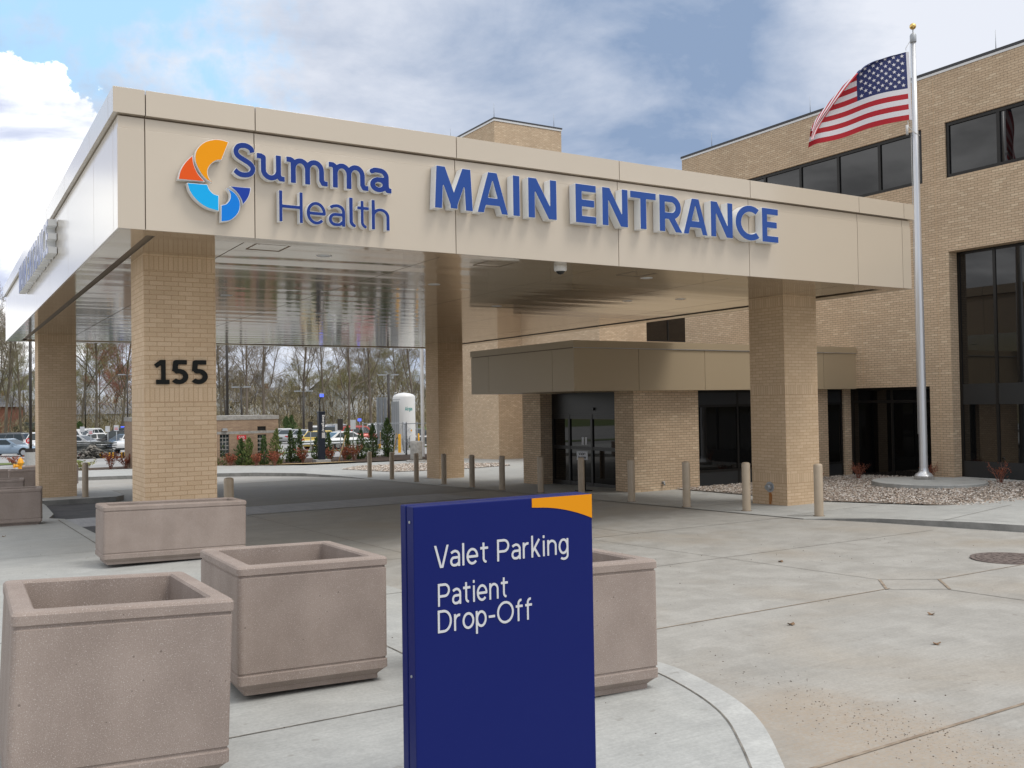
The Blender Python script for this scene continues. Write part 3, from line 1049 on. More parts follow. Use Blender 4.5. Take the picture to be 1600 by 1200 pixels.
# square concrete lid set diagonally at the joint crossing
strip(gs_, [(8.89, 6.85), (9.36, 7.31)], 0.03, lambda x, y: gz(y) + 0.007)
strip(gs_, [(9.40, 6.44), (9.87, 6.90)], 0.03, lambda x, y: gz(y) + 0.007)
structure(gs_.build('pavement_joints', 'joint_sand'))
gj = MB()
strip(gj, [(9.36, 7.31), (9.87, 6.90)], 0.014, lambda x, y: gz(y) + 0.007)
strip(gj, [(8.89, 6.85), (9.40, 6.44)], 0.014, lambda x, y: gz(y) + 0.007)
strip(gj, [(4.3, 9.77), (13.9, 9.80)], 0.012, G4)
strip(gj, [(9.15, 12.9), (9.36, 7.31)], 0.010, G4)
strip(gj, [(9.38, 6.44), (9.5, 1.5)], 0.014, G4)
strip(gj, [(6.1, 12.8), (6.1, 24)], 0.012, G4)
strip(gj, [(10.2, 12.8), (10.2, 24)], 0.012, G4)
strip(gj, [(3.8, 12.85), (13.8, 12.85)], 0.016, G4)
strip(gj, [(5, 18.6), (13.8, 18.6)], 0.012, G4)
strip(gj, [(6, 27.4), (13.7, 27.4)], 0.014, lambda x, y: gz(y) + 0.008)
strip(gj, [(13.78, 12.4), (13.8, 33)], 0.018, lambda x, y: gz(y) + 0.014)
structure(gj.build('pavement_joints', 'joint_grey'))
wj = MB()
W4 = lambda x, y: wz(y) + 0.004
strip(wj, ARC_IN, 0.011, W4, step=0.2)
strip(wj, [(-14, 5.45), (4.1, 5.40)], 0.013, W4)
strip(wj, [(-14, 8.9), (4.1, 9.0)], 0.013, W4)
strip(wj, [(-14, 15.0), (2.2, 15.2)], 0.014, W4)
strip(wj, [(-14, 18.0), (2.2, 18.1)], 0.012, W4)
strip(wj, [(2.16, 15.2), (2.22, 22.3)], 0.022, W4)
strip(wj, [(3.0, 5.5), (3.02, 12)], 0.012, W4)
strip(wj, [(-0.6, 2), (-0.6, 22)], 0.012, W4)
sheet('island_curb', ARC + ARC_IN[::-1], 0.003, 'curb_top', (5.5,), zf=wz)
structure(wj.build('walk_joints', 'joint_grey'))

# kerbed island under the far left pillar
sheet('pillar_island', [(2.35, 29.4), (4.45, 29.4), (4.75, 30.0), (4.8, 32.6), (4.3, 33.2), (2.42, 33.2)], 0.15, 'curb_concrete', under=0.4)

# walk along the entrance: flush by the bollards, kerbed towards the camera
KERB = [(13.78, 12.4), (14.02, 11.9), (14.25, 11.1), (14.58, 8.7), (15.3, 5.0), (16.6, 0.0), (19.0, -8.0)]
kz = lambda x, y: float(np.interp(y, [-8, 9.5, 11.2, 12.4, 60], [0.125, 0.11, 0.07, 0.010, 0.010]))
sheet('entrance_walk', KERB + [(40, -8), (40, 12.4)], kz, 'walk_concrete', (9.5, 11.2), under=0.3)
sheet('entrance_walk', [(13.78, 12.4), (30, 12.4), (30, 46), (13.9, 46), (13.8, 33)], 0.010, 'walk_concrete')
ej = MB()
EZ = lambda x, y: gz(y) + kz(x, y) + 0.004
strip(ej, [(14.45, 10.0), (17.9, 10.9)], 0.014, EZ)
strip(ej, [(14.0, 13.0), (17.0, 13.2)], 0.014, EZ)
strip(ej, [(15.1, 6.5), (19, 6.6)], 0.014, EZ)
strip(ej, [(14.88, 9.0), (14.50, 11.1), (14.2, 12.2), (14.0, 13)], 0.014, EZ)
strip(ej, [(14.0, 25.5), (25, 25.5)], 0.014, EZ)
structure(ej.build('walk_joints', 'joint_grey'))

# kerb and walk on the far side of the drive
FK = [(13.85, 33.0), (13.6, 35.6), (12.9, 38.0), (11.6, 40.3), (9.8, 42.0), (7.0, 43.8), (3.0, 45.6), (-3, 47.6), (-40, 50)]
fk = lambda x, y: float(np.interp(x, [-40, 12.6, 13.4, 13.85, 40], [0.15, 0.15, 0.10, 0.012, 0.012]))
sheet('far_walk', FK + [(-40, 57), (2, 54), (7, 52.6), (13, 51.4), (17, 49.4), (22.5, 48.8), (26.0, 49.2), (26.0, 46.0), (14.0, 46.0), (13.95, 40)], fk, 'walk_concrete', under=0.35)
sheet('planting_bed', [(-12, 54.6), (2, 53.6), (7, 52.4), (13, 51.2), (17, 49.2), (22.5, 48.6), (28, 49.4), (30, 56), (24, 59.5), (14, 59.4), (-12, 58.5)], 0.07, 'mulch')
sheet('straw_edging', [(11, 51.55), (13, 51.1), (17, 49.1), (19.6, 48.9), (19.6, 49.8), (17, 50.3), (13, 52.2), (11, 52.7)], 0.10, 'straw')
sheet('service_road', [(-70, 58.8), (95, 58.8), (95, 69.0), (-70, 69.0)], 0.02, 'worn_asphalt', (60,))
sheet('verge', [(-70, 69.0), (8.5, 69.0), (8.5, 72.2), (-70, 72.2)], 0.06, 'grass', ())
sheet('verge', [(21.5, 69.0), (36, 71), (36, 73), (21.5, 71.4)], 0.06, 'grass', ())
sheet('parking_lot', [(-70, 68.9), (110, 68.9), (110, 122), (-70, 122)], 0.012, 'worn_asphalt', (100,))
sheet('lawn', [(-90, 122), (-90, 182), (13, 182), (40, 150), (120, 150), (120, 122)], 0.03, 'grass', ())

# pebble beds: a base sheet and loose stones
BED = [(17.25, 19.95), (17.0, 17.0), (16.80, 14.5), (17.9, 10.7), (19.6, 6.4), (23.0, 3.0), (24.62, 3.0), (24.62, 20.0)]
BED2 = [(16.6, 37.2), (19.2, 36.5), (22.5, 37.4), (23.5, 40), (21, 44.2), (18.0, 44.6), (16.2, 42.2)]
sheet('gravel_base', BED, 0.03, 'gravel_bed', kind='stuff')
sheet('gravel_base', BED2, 0.025, 'gravel_bed', kind='stuff')


def in_poly(P, poly):
    x, y = P[:, 0], P[:, 1]
    ins = np.zeros(len(P), bool)
    for i in range(len(poly)):
        x1, y1 = poly[i - 1]; x2, y2 = poly[i]
        if y1 == y2: continue
        ins ^= ((y1 > y) != (y2 > y)) & (x < (x2 - x1) * (y - y1) / (y2 - y1) + x1)
    return ins


def scatter_poly(poly, n):
    A = np.array(poly)
    P = RNG.uniform(A.min(0), A.max(0), (int(n * 3), 2))
    return P[in_poly(P, poly)][:n]


OCT_V = np.array([(1, 0, 0), (0, 1, 0), (-1, 0, 0), (0, -1, 0), (0, 0, 1), (0, 0, -1)], float)
OCT_F = np.array([(0, 1, 4), (1, 2, 4), (2, 3, 4), (3, 0, 4), (1, 0, 5), (2, 1, 5), (3, 2, 5), (0, 3, 5)])


def stones(name, P, z, smin, smax, m, flat=0.6, kind='stuff'):
    n = len(P)
    s = RNG.uniform(smin, smax, (n, 1, 1)) * RNG.uniform(0.7, 1.3, (n, 1, 3))
    s[:, :, 2] *= flat
    v = OCT_V[None] * s * RNG.uniform(0.75, 1.25, (n, 6, 1))
    a = RNG.uniform(0, 6.28, n)
    c, sn = np.cos(a)[:, None], np.sin(a)[:, None]
    X = v[:, :, 0] * c - v[:, :, 1] * sn; Y = v[:, :, 0] * sn + v[:, :, 1] * c
    tilt = RNG.uniform(-.6, .6, (n, 1))
    Z = v[:, :, 2] + X * tilt
    V = np.stack([X + P[:, :1], Y + P[:, 1:2], Z + z[:, None]], 2).reshape(-1, 3)
    F = (OCT_F[None] + (np.arange(n) * 6)[:, None, None]).reshape(-1, 3)
    me = bpy.data.meshes.new(name)
    me.from_pydata(V.tolist(), [], F.tolist())
    me.materials.append(MATS[m])
    o = bpy.data.objects.new(name, me)
    COL.objects.link(o)
    o['kind'] = kind
    return o


P = scatter_poly(BED, 26000)
keep = np.hypot(P[:, 0] - 22.0, P[:, 1] - 15.6) > 1.33
P = P[keep]
stones('gravel', P, np.array([gz(y) for y in P[:, 1]]) + 0.032 + RNG.uniform(0, .025, len(P)), 0.013, 0.032, 'gravel')
P = scatter_poly(BED2, 2600)
stones('gravel', P, np.array([gz(y) for y in P[:, 1]]) + 0.035, 0.03, 0.06, 'gravel')
# grit washed against the island kerb, and crumbs of earth and leaf on the slabs
c1 = RNG.normal((5.0, 3.75), (0.24, 0.75), (420, 2)); c1[:, 0] += (c1[:, 1] - 3.75) * 0.13
c1 = c1[c1[:, 0] > 4.45]
stones('grit', c1, np.array([gz(y) for y in c1[:, 1]]) + 0.001, 0.0012, 0.0062, 'soil')
c2 = RNG.uniform((4.6, 2.5), (13, 12), (170, 2))
stones('grit', c2, np.array([gz(y) for y in c2[:, 1]]) + 0.002, 0.002, 0.008, 'soil')
c3 = np.concatenate([RNG.uniform((-2, 4), (3.9, 13), (110, 2)), RNG.uniform((-2, 13), (2.2, 20), (40, 2))])
stones('grit', c3, np.array([wz(y) for y in c3[:, 1]]) + 0.002, 0.002, 0.007, 'soil')

# manhole lid
mb = MB(); c = (11.9, 7.25)
mb.lathe([(0.0, 0.012), (0.43, 0.012), (0.43, 0.006)], (c[0], c[1], gz(c[1])), 40, smooth=False)
mb.lathe([(0.44, 0.010), (0.50, 0.010), (0.50, 0.0)], (c[0], c[1], gz(c[1])), 40, smooth=False)
for q in range(3):
    for k in range(8 + q * 6):
        a_ = 6.283 * k / (8 + q * 6)
        r_ = 0.12 + q * 0.12
        mb.box(c[0] + r_ * math.cos(a_) - .018, c[0] + r_ * math.cos(a_) + .018, c[1] + r_ * math.sin(a_) - .018, c[1] + r_ * math.sin(a_) + .018, gz(c[1]) + .011, gz(c[1]) + .017)
tag(mb.build('manhole_cover', 'cast_iron', loc=(c[0], c[1], gz(c[1]))), 'round rusty brown manhole cover in the concrete drive', 'manhole cover')

# fallen leaves
for i, (px, py, lab) in enumerate([(9.55, 9.0, 'small brown leaf lying beyond the diagonal concrete lid'), (6.75, 6.25, 'pale curled leaf near the joint left of the diagonal lid'),
                                   (7.1, 5.0, 'tan curled leaf in the middle of the open concrete'), (8.1, 5.75, 'dark scrap of leaf right of the tan curled leaf'),
                                   (1.03, 19.0, 'small tan leaf on the walk before the left rectangular planter')]):
    mb = MB(); z = (gz(py) if px > 4.2 else wz(py)) + 0.006
    vs = []; n = 12; a0 = RNG.uniform(0, 6)
    for k in range(n):
        a_ = 6.283 * k / n
        r_ = 0.029 * (1.25 if k % 2 else 0.8) * (1.3 if k in (0, 6) else 1)
        vs.append((px + r_ * math.cos(a_ + a0), py + r_ * math.sin(a_ + a0), z + 0.009 * (1 + math.sin(2 * a_ + i))))
    vs.append((px, py, z + 0.002))
    mb.add(vs, [(k, (k + 1) % n, n) for k in range(n)])
    vs2 = [(x, y, zz - 0.003) for x, y, zz in vs]
    mb.add(vs2, [((k + 1) % n, k, n) for k in range(n)])
    tag(mb.build('fallen_leaf', 'dry_leaf', loc=(px, py, z)), lab, 'leaf', 'leaves fallen on the concrete')

# ------------------------------------------------------------------ entrance canopy on four brick pillars
X0, X1, Y0, Y1, ZB, ZT = 1.911, 17.043, 12.364, 33.884, 4.422, 6.139
canopy = thing('entrance_canopy', 'large beige metal panelled canopy standing on four square brick pillars over the drive', 'canopy', (9.5, 22.5, gz(22.5)))
JX = [X0, 2.23, 3.59, 6.56, 9.56, 12.50, 15.42, 16.78, X1]
JY = [Y0, 12.70, 14.40] + [14.40 + 3.0 * k for k in range(1, 6)] + [31.9, 33.55, Y1]
ZC = 5.825                              # underside of the coping
gap = 0.006
back = MB()
t = 0.035
back.box(X0 + t, X1 - t, Y0 + t, Y0 + .30, ZB + .02, ZT - .03)
back.box(X0 + t, X1 - t, Y1 - .30, Y1 - t, ZB + .02, ZT - .03)
back.box(X0 + t, X0 + .30, Y0 + .30, Y1 - .30, ZB + .02, ZT - .03)
back.box(X1 - .30, X1 - t, Y0 + .30, Y1 - .30, ZB + .02, ZT - .03)
back.build('joint_backing', 'groove', canopy)
fas = MB()


def skin(mb, d0, d1, z0, z1, joints=True, trim=0.0):
    """panels round the four sides between depth d0 (out) and d1 (in)"""
    for a, b in zip(JX[:-1], JX[1:]):
        g = gap if joints else 0
        aa = a + (g if a > X0 else d0); bb = b - (g if b < X1 else d0)
        mb.box(aa, bb, Y0 + d0, Y0 + d1, z0, z1)
        mb.box(aa, bb, Y1 - d1, Y1 - d0, z0, z1)
    for a, b in zip(JY[:-1], JY[1:]):
        g = gap if joints else 0
        aa = a + (g if a > Y0 else d1); bb = b - (g if b < Y1 else d1)
        mb.box(X0 + d0, X0 + d1, aa, bb, z0, z1)
        mb.box(X1 - d1, X1 - d0, aa, bb, z0, z1)


skin(fas, 0.0, 0.034, ZB, 5.658)
skin(fas, 0.008, 0.034, 5.661, ZC - 0.022, joints=True)
fas.build('fascia', 'panel', canopy, bevel=0.0012)
cop = MB()
skin(cop, -0.055, 0.034, ZC, ZT)
cop.build('coping', 'panel', canopy, bevel=0.0015)
roof = MB(); roof.box(X0 + .3, X1 - .3, Y0 + .3, Y1 - .3, 5.70, 5.76)
roof.build('roof_deck', 'coping_dark', canopy)
# underside: a return strip, a dark groove, then the shiny soffit
lip = MB()
ly = 0.40
lip.box(X0 + .035, X1 - .035, Y0 + .035, Y0 + ly, ZB + .002, ZB + .018)
lip.box(X0 + .035, X1 - .035, Y1 - ly, Y1 - .035, ZB + .002, ZB + .018)
lip.box(X0 + .035, X0 + ly, Y0 + ly, Y1 - ly, ZB + .002, ZB + .018)
lip.box(X1 - ly, X1 - .035, Y0 + ly, Y1 - ly, ZB + .002, ZB + .018)
lip.build('soffit_border', 'soffit', canopy)
gr = MB(); gr.box(X0 + .30, X1 - .30, Y0 + .30, Y1 - .30, ZB + .055, ZB + .09)
gr.build('soffit_groove', 'groove', canopy)
sf = MB()
SX = [X0 + .53] + JX[2:-2] + [X1 - .53]
SY = [Y0 + .53] + [15.4 + 3.05 * k for k in range(6)] + [Y1 - .53]
for a, b in zip(SX[:-1], SX[1:]):
    for c_, d_ in zip(SY[:-1], SY[1:]):
        sf.box(a + .009, b - .009, c_ + .006, d_ - .006, ZB + .025, ZB + .045)
sf.build('soffit', 'soffit', canopy)
for lx, lyy in [(4.95, 13.51), (4.96, 19.08), (7.95, 15.88), (11.05, 13.49), (14.02, 15.96), (11.01, 18.82), (13.16, 16.74), (7.9, 21.9), (4.95, 24.7), (11.0, 24.7)]:
    m_ = MB(); m_.lathe([(0.075, 0.004), (0.105, -0.006), (0.115, -0.004), (0.115, 0.006)], (lx, lyy, ZB + .025), 24)
    tr = m_.build('recessed_light', 'aluminium', canopy)
    m_ = MB(); m_.lathe([(0.0, 0.0), (0.05, 0.0), (0.076, 0.001)], (lx, lyy, ZB + .0235), 20)
    m_.build('lens', 'lens', tr)
for hx0, hx1, hy0, hy1 in [(3.76, 4.24, 12.88, 13.42), (7.42, 7.90, 12.88, 13.42), (10.3, 10.8, 12.88, 13.42)]:
    m_ = MB()
    for a, b, c_, d_ in ((hx0, hx1, hy0, hy0 + .012), (hx0, hx1, hy1 - .012, hy1), (hx0, hx0 + .012, hy0 + .012, hy1 - .012), (hx1 - .012, hx1, hy0 + .012, hy1 - .012)):
        m_.box(a, b, c_, d_, ZB + .019, ZB + .030)
    m_.box(hx0 + .04, hx0 + .055, hy0 + .04, hy0 + .055, ZB + .018, ZB + .03)
    m_.build('access_hatch', 'groove', canopy)
CW = 1.016
for xa, ya, zb in [(2.564, 14.402, -0.15), (2.564, 30.794, -0.40), (15.526, 30.794, -0.50), (15.526, 14.402, -0.12)]:
    m_ = MB(); m_.box(xa, xa + CW, ya, ya + CW, zb, ZB + .03)
    m_.build('brick_pillar', 'column_brick', canopy, bevel=0.006)

# rounded camera housing under the soffit
m_ = MB()
m_.lathe([(0.0, 0.03), (0.10, 0.03), (0.105, 0.02), (0.105, -0.06), (0.09, -0.075), (0.075, -0.08)], (8.70, 12.80, ZB + .0), 24)
dc = tag(m_.build('security_camera', 'white_paint', loc=(8.70, 12.80, ZB)), 'small white dome security camera under the front edge of the canopy', 'camera')
m_ = MB(); m_.lathe([(0.075, -0.079), (0.06, -0.11), (0.03, -0.128), (0.0, -0.132)], (8.70, 12.80, ZB), 20)
m_.build('dome', 'clear_dark_glass', dc)

# ------------------------------------------------------------------ raised lettering on the canopy
YF = Y0 - 0.172


def channel_letter(root, loops, mp, nrm, depth, face_mat, k):
    mb = solid(loops, mp, depth, nrm)
    o = mb.build('letter', 'letter_white', root)
    nv = Vector(nrm)
    ins = inset(loops, 0.011)
    mf = solid(ins, lambda x, y: Vector(mp(x, y)) + nv * 0.006, 0.005, nrm, back=False)
    mf.build('letter_face', face_mat, o)
    return o


front = lambda u, z: (u, YF, z)
me_root = thing('entrance_lettering', 'raised blue MAIN ENTRANCE letters with white sides on the canopy front', 'lettering', (9.6, Y0, 5.02))
for ch, a, b in [('M', 6.145, 6.775), ('A', 6.845, 7.375), ('I', 7.46, 7.585), ('N', 7.73, 8.255), ('E', 8.605, 9.01), ('N', 9.125, 9.645), ('T', 9.69, 10.235), ('R', 10.30, 10.80), ('A', 10.82, 11.365),
                 ('N', 11.44, 11.955), ('C', 12.02, 12.60), ('E', 12.665, 13.075)]:
    lp = outline(ch, 0.195)
    mp, _ = fit_map(lp, a - .016, b - .016, 5.028, 0.618, front)
    channel_letter(me_root, lp, mp, (0, -1, 0), 0.160, 'letter_blue_light', 0)
XF = X0 - 0.155
side = lambda u, z: (XF, 25.95 - u, z)
sd_root = thing('entrance_lettering', 'white edged MAIN ENTRANCE letters seen edge on along the left side of the canopy', 'lettering', (X0, 22.6, 5.1))
for ch, a, b in [('M', 6.145, 6.775), ('A', 6.845, 7.375), ('I', 7.46, 7.585), ('N', 7.73, 8.255), ('E', 8.605, 9.01), ('N', 9.125, 9.645), ('T', 9.69, 10.235), ('R', 10.30, 10.80), ('A', 10.82, 11.365),
                 ('N', 11.44, 11.955), ('C', 12.02, 12.60), ('E', 12.665, 13.075)]:
    lp = outline(ch, 0.195)
    mp, _ = fit_map(lp, a - 6.145, b - 6.145, 5.06, 0.622, side)
    channel_letter(sd_root, lp, mp, (-1, 0, 0), 0.145, 'letter_blue_light', 0)

YL = Y0 - 0.125
front2 = lambda u, z: (u, YL, z)
lg = thing('company_sign', 'raised Summa Health sign with orange and blue swirl emblem on the canopy front', 'sign', (4.0, Y0, 4.6))
for ch, a, b in [('S', 3.277, 3.569), ('u', 3.580, 3.958), ('m', 3.975, 4.552), ('m', 4.560, 5.140), ('a', 5.152, 5.486)]:
    lp = outline(ch, 0.165, 'slab')
    mp, _ = fit_map(lp, a, b, 5.170, 0.458 if ch == 'S' else 0.468, front2)
    channel_letter(lg, lp, mp, (0, -1, 0), 0.10, 'letter_blue', 0)
for ch, a, b in [('H', 3.872, 4.198), ('e', 4.245, 4.518), ('a', 4.552, 4.795), ('l', 4.846, 4.951), ('t', 4.965, 5.142), ('h', 5.176, 5.450)]:
    lp = outline(ch, 0.118, 'soft')
    mp, _ = fit_map(lp, a, b, 4.645, 0.416, front2)
    channel_letter(lg, lp, mp, (0, -1, 0), 0.10, 'letter_blue', 0)


def curve_pts(cs, n=10):
    """closed outline from pieces: each piece is a list of points; 3-point pieces become smooth curves"""
    out = []
    for pc in cs:
        out += (spline(pc, n) if len(pc) > 2 else pc)[:-1]
    return out


emb = {
    'logo_orange': [[(3.012, 5.070), (2.928, 5.105), (2.845, 5.215), (2.803, 5.333), (2.822, 5.455), (2.912, 5.563), (3.035, 5.617), (3.135, 5.625), (3.226, 5.609)], [(3.226, 5.609), (3.134, 5.366)],
                    [(3.134, 5.366), (3.062, 5.348), (2.993, 5.285), (2.957, 5.205), (2.972, 5.125), (3.012, 5.070)]],
    'logo_red': [[(2.922, 5.068), (2.839, 5.160), (2.790, 5.272), (2.775, 5.388)], [(2.775, 5.388), (2.689, 5.292), (2.625, 5.180), (2.597, 5.063)], [(2.597, 5.063), (2.922, 5.068)]],
    'logo_sky': [[(2.703, 5.030), (2.954, 5.035)], [(2.954, 5.035), (2.978, 4.975), (3.030, 4.925), (3.095, 4.908)], [(3.095, 4.908), (3.094, 4.708)], [(3.094, 4.708), (2.950, 4.738), (2.825, 4.815), (2.740, 4.920), (2.703, 5.030)]],
    'logo_blue': [[(3.122, 4.788), (3.188, 4.815), (3.233, 4.880), (3.236, 4.950), (3.197, 5.018)], [(3.197, 5.018), (3.290, 4.968), (3.348, 4.895), (3.366, 4.810), (3.338, 4.705), (3.245, 4.608), (3.120, 4.573)], [(3.120, 4.573), (3.122, 4.788)]],
    'logo_navy': [[(3.235, 5.043), (3.505, 5.050)], [(3.505, 5.050), (3.487, 4.958), (3.448, 4.880), (3.396, 4.814)], [(3.396, 4.814), (3.376, 4.890), (3.318, 4.975), (3.235, 5.043)]],
}
for mname, cs in emb.items():
    pts = curve_pts(cs)
    ar = sum(pts[i - 1][0] * pts[i][1] - pts[i][0] * pts[i - 1][1] for i in range(len(pts)))
    if ar < 0: pts = pts[::-1]
    mb = solid([pts], lambda x, y: (x, YL, y), 0.10, (0, -1, 0))
    o = mb.build('emblem_piece', 'letter_white', lg)
    mf = solid(inset([pts], 0.007), lambda x, y: (x, YL - .006, y), 0.005, (0, -1, 0), back=False)
    mf.build('emblem_face', mname, o)

# house number on the front pillar
nr = thing('house_number', 'black raised number 155 on the front left brick pillar', 'number', (3.07, 14.40, 2.57))
for ch, a, b in [('1', 2.697, 2.908), ('5', 2.945, 3.170), ('5', 3.222, 3.449)]:
    lp = outline(ch, 0.185)
    mp, _ = fit_map(lp, a, b, 2.565, 0.352, lambda u, z: (u, 14.402 - .035, z))
    solid(lp, mp, 0.030, (0, -1, 0)).build('digit', 'number_black', nr)

# pipe connection on the right front pillar and the rust run below it
m_ = MB(); cx, cy, cz = 15.526, 14.89, 0.31
m_.tube([(cx + .01, cy, cz), (cx - .012, cy, cz)], 0.115, 24)
m_.tube([(cx - .012, cy, cz), (cx - .06, cy, cz), (cx - .10, cy, cz - .01)], [0.07, 0.07, 0.06], 16)
m_.tube([(cx - .06, cy - .075, cz), (cx - .06, cy + .075, cz)], 0.032, 10)
fd = tag(m_.build('hose_connection', 'galvanised', loc=(cx, cy, cz)), 'round grey metal hose connection low on the right front brick pillar', 'pipe fitting')
m_ = MB(); m_.box(cx - .006, cx - .001, cy - .035, cy + .03, gz(14.9) + .02, cz - .11); m_.box(cx - .007, cx - .002, cy - .055, cy - .036, gz(14.9) + .08, cz - .14)
m_.build('rust_run', 'rust', fd)

# ------------------------------------------------------------------ the hospital building
hosp = thing('hospital_building', 'tan brick hospital building with dark ribbon windows behind the canopy', 'building', (24.2, 20.0, gz(20)))
XW = 24.2


def pane_wall(mb, axis, c, u0, u1, z0, z1, holes, depth):
    """brick wall in the plane axis = c (axis 0: x, 1: y) with rectangular openings and their reveals"""
    us = sorted({u0, u1, *[h[0] for h in holes], *[h[1] for h in holes]})
    zs = sorted({z0, z1, *[h[2] for h in holes], *[h[3] for h in holes]})
    us = [u for u in us if u0 <= u <= u1]; zs = [z for z in zs if z0 <= z <= z1]
    P = (lambda u, z, d=0: (c + d, u, z)) if axis == 0 else (lambda u, z, d=0: (u, c + d, z))
    for a, b in zip(us[:-1], us[1:]):
        for l, h in zip(zs[:-1], zs[1:]):
            m_, q = (a + b) / 2, (l + h) / 2
            if any(o[0] < m_ < o[1] and o[2] < q < o[3] for o in holes): continue
            v = [P(a, l), P(b, l), P(b, h), P(a, h)]
            mb.add(v, [(0, 3, 2, 1) if axis == 0 else (0, 1, 2, 3)])
    for a, b, l, h in holes:
        d = depth
        mb.quad(P(a, l), P(a, l, d), P(a, h, d), P(a, h))
        mb.quad(P(b, l), P(b, h), P(b, h, d), P(b, l, d))
        mb.quad(P(a, h), P(a, h, d), P(b, h, d), P(b, h))
        mb.quad(P(a, l), P(b, l), P(b, l, d), P(a, l, d))


def window(parent, axis, c, u0, u1, z0, z1, mull, rails=(), fw=0.07, fd=0.06, pane='glass', frame='bronze_frame', spandrel=None):
    """a framed window as a part with its pane; c is the outer face of the frame"""
    m_ = MB()
    def bx(a, b, l, h, d0=0.0, d1=fd, mb=None):
        mb = mb or m_
        if axis == 0: mb.box(c + d0, c + d1, a, b, l, h)
        else: mb.box(a, b, c + d0, c + d1, l, h)
    bx(u0, u1, z0, z0 + fw); bx(u0, u1, z1 - fw, z1)
    bx(u0, u0 + fw, z0 + fw, z1 - fw); bx(u1 - fw, u1, z0 + fw, z1 - fw)
    for u in mull: bx(u - fw / 2, u + fw / 2, z0 + fw, z1 - fw, 0.003, fd)
    for z in rails: bx(u0 + fw, u1 - fw, z - fw / 2, z + fw / 2, 0.006, fd)
    w_ = m_.build('window', frame, parent)
    g = MB(); bx(u0 + .01, u1 - .01, z0 + .01, z1 - .01, fd * .55, fd * .55 + .008, g)
    g.build('pane', pane, w_)
    if spandrel:
        g = MB(); bx(u0 + fw, u1 - fw, spandrel[0], spandrel[1], 0.012, fd * .5, g)
        g.build('spandrel', 'dark_spandrel', w_)
    return w_


wing = MB()
H1 = (17.12, 26.3, 8.33, 9.88); H2 = (8.0, 16.39, 8.33, 9.88); HT = (5.2, 16.36, -0.10, 6.26); HL = (17.05, 20.04, -0.17, 2.52)
pane_wall(wing, 0, XW, 2.0, 27.32, -0.6, 11.30, [H1, H2, HT, HL], 0.42)
wing.quad((XW, 27.32, -.6), (XW, 27.32, 11.3), (48, 27.32, 11.3), (48, 27.32, -.6))
wing.quad((XW, 2.0, -.6), (48, 2.0, -.6), (48, 2.0, 11.3), (XW, 2.0, 11.3))
wing.build('wall', 'building_brick', hosp)
cp = MB(); cp.box(XW - .02, 48, 1.98, 27.34, 11.302, 11.37); cp.build('coping', 'coping_light', hosp)
cp = MB(); cp.box(XW - .03, 48.05, 1.97, 27.36, 11.372, 11.45); cp.build('roof_edge', 'coping_dark', hosp)
core = MB(); core.box(XW + .44, 47.9, 2.1, 27.2, -.6, 11.29); core.build('interior_core', 'interior', hosp)
window(hosp, 0, XW + .05, H1[0], H1[1], H1[2], H1[3], [18.60, 20.12, 21.64, 23.2, 24.75], fw=0.095, fd=0.08)
window(hosp, 0, XW + .05, H2[0], H2[1], H2[2], H2[3], [14.86, 13.34, 11.8, 10.2], fw=0.095, fd=0.08)
window(hosp, 0, XW + .36, HT[0], HT[1], HT[2], HT[3], [15.27, 14.2, 13.1, 11.8, 10.4, 9], rails=[], fw=0.08, fd=0.05, spandrel=(1.99, 2.56))
sp = MB(); sp.box(XW + .352, XW + .372, HT[0] + .08, HT[1] - .08, -.10, .42); sp.build('spandrel', 'dark_spandrel', hosp)
window(hosp, 0, XW + .30, HL[0], HL[1], HL[2], HL[3], [18.55], rails=[2.10], fw=0.08, fd=0.05, pane='clear_dark_glass')
sill = MB(); sill.box(XW - .10, XW + .30, 5.2, 16.30, -.2, -.02); sill.build('stone_base', 'curb_concrete', hosp)
# movement joints in the brick face
for y, za, zb_ in ((19.30, 2.6, 8.3), (26.45, 2.6, 11.2), (16.72, -.1, 11.2)):
    jt = MB(); jt.box(XW - .003, XW + .01, y - .008, y + .008, za, zb_)
    jt.build('movement_joint', 'column_brick', hosp)
for y in (25.9, 21.3, 14.95, 10.2):
    r_ = MB(); r_.tube([(XW + .2, y, 11.5), (XW + .2, y, 12.05)], [0.012, 0.004], 5); r_.build('lightning_rod', 'galvanised', hosp)

b1 = MB()
H3 = (30.33, 33.6, 5.22, 8.6)
pane_wall(b1, 1, 37.1, 27.43, 50, -1.2, 13.3, [H3], 0.3)
b1.quad((27.43, 37.1, -1.2), (27.43, 37.1, 13.3), (27.43, 44.3, 13.3), (27.43, 44.3, -1.2))
b1.build('wall', 'building_brick', hosp)
c1_ = MB(); c1_.box(27.7, 49.9, 37.42, 46, -1.2, 13.25); c1_.build('interior_core', 'interior', hosp)
c2_ = MB(); c2_.box(27.38, 50, 37.05, 46, 13.302, 13.50); c2_.build('roof_edge', 'coping_dark', hosp)
window(hosp, 1, 37.34, H3[0], H3[1], H3[2], H3[3], [31.95], fw=0.09, fd=0.06)
tw = MB(); tw.box(25.95, 30.32, 44.3, 52.0, -1.6, 17.55); tw.build('stair_tower', 'building_brick', hosp)
c3_ = MB(); c3_.box(25.92, 30.35, 44.27, 52.03, 17.552, 17.66); c3_.build('coping', 'coping_light', hosp)
c3_ = MB(); c3_.box(25.90, 30.37, 44.25, 52.05, 17.662, 17.74); c3_.build('roof_edge', 'coping_dark', hosp)
for x, y in ((26.0, 44.4), (26.0, 49.5), (29.9, 44.4)):
    r_ = MB(); r_.tube([(x, y, 17.8), (x, y, 18.55)], [0.016, 0.006], 5); r_.build('lightning_rod', 'galvanised', hosp)

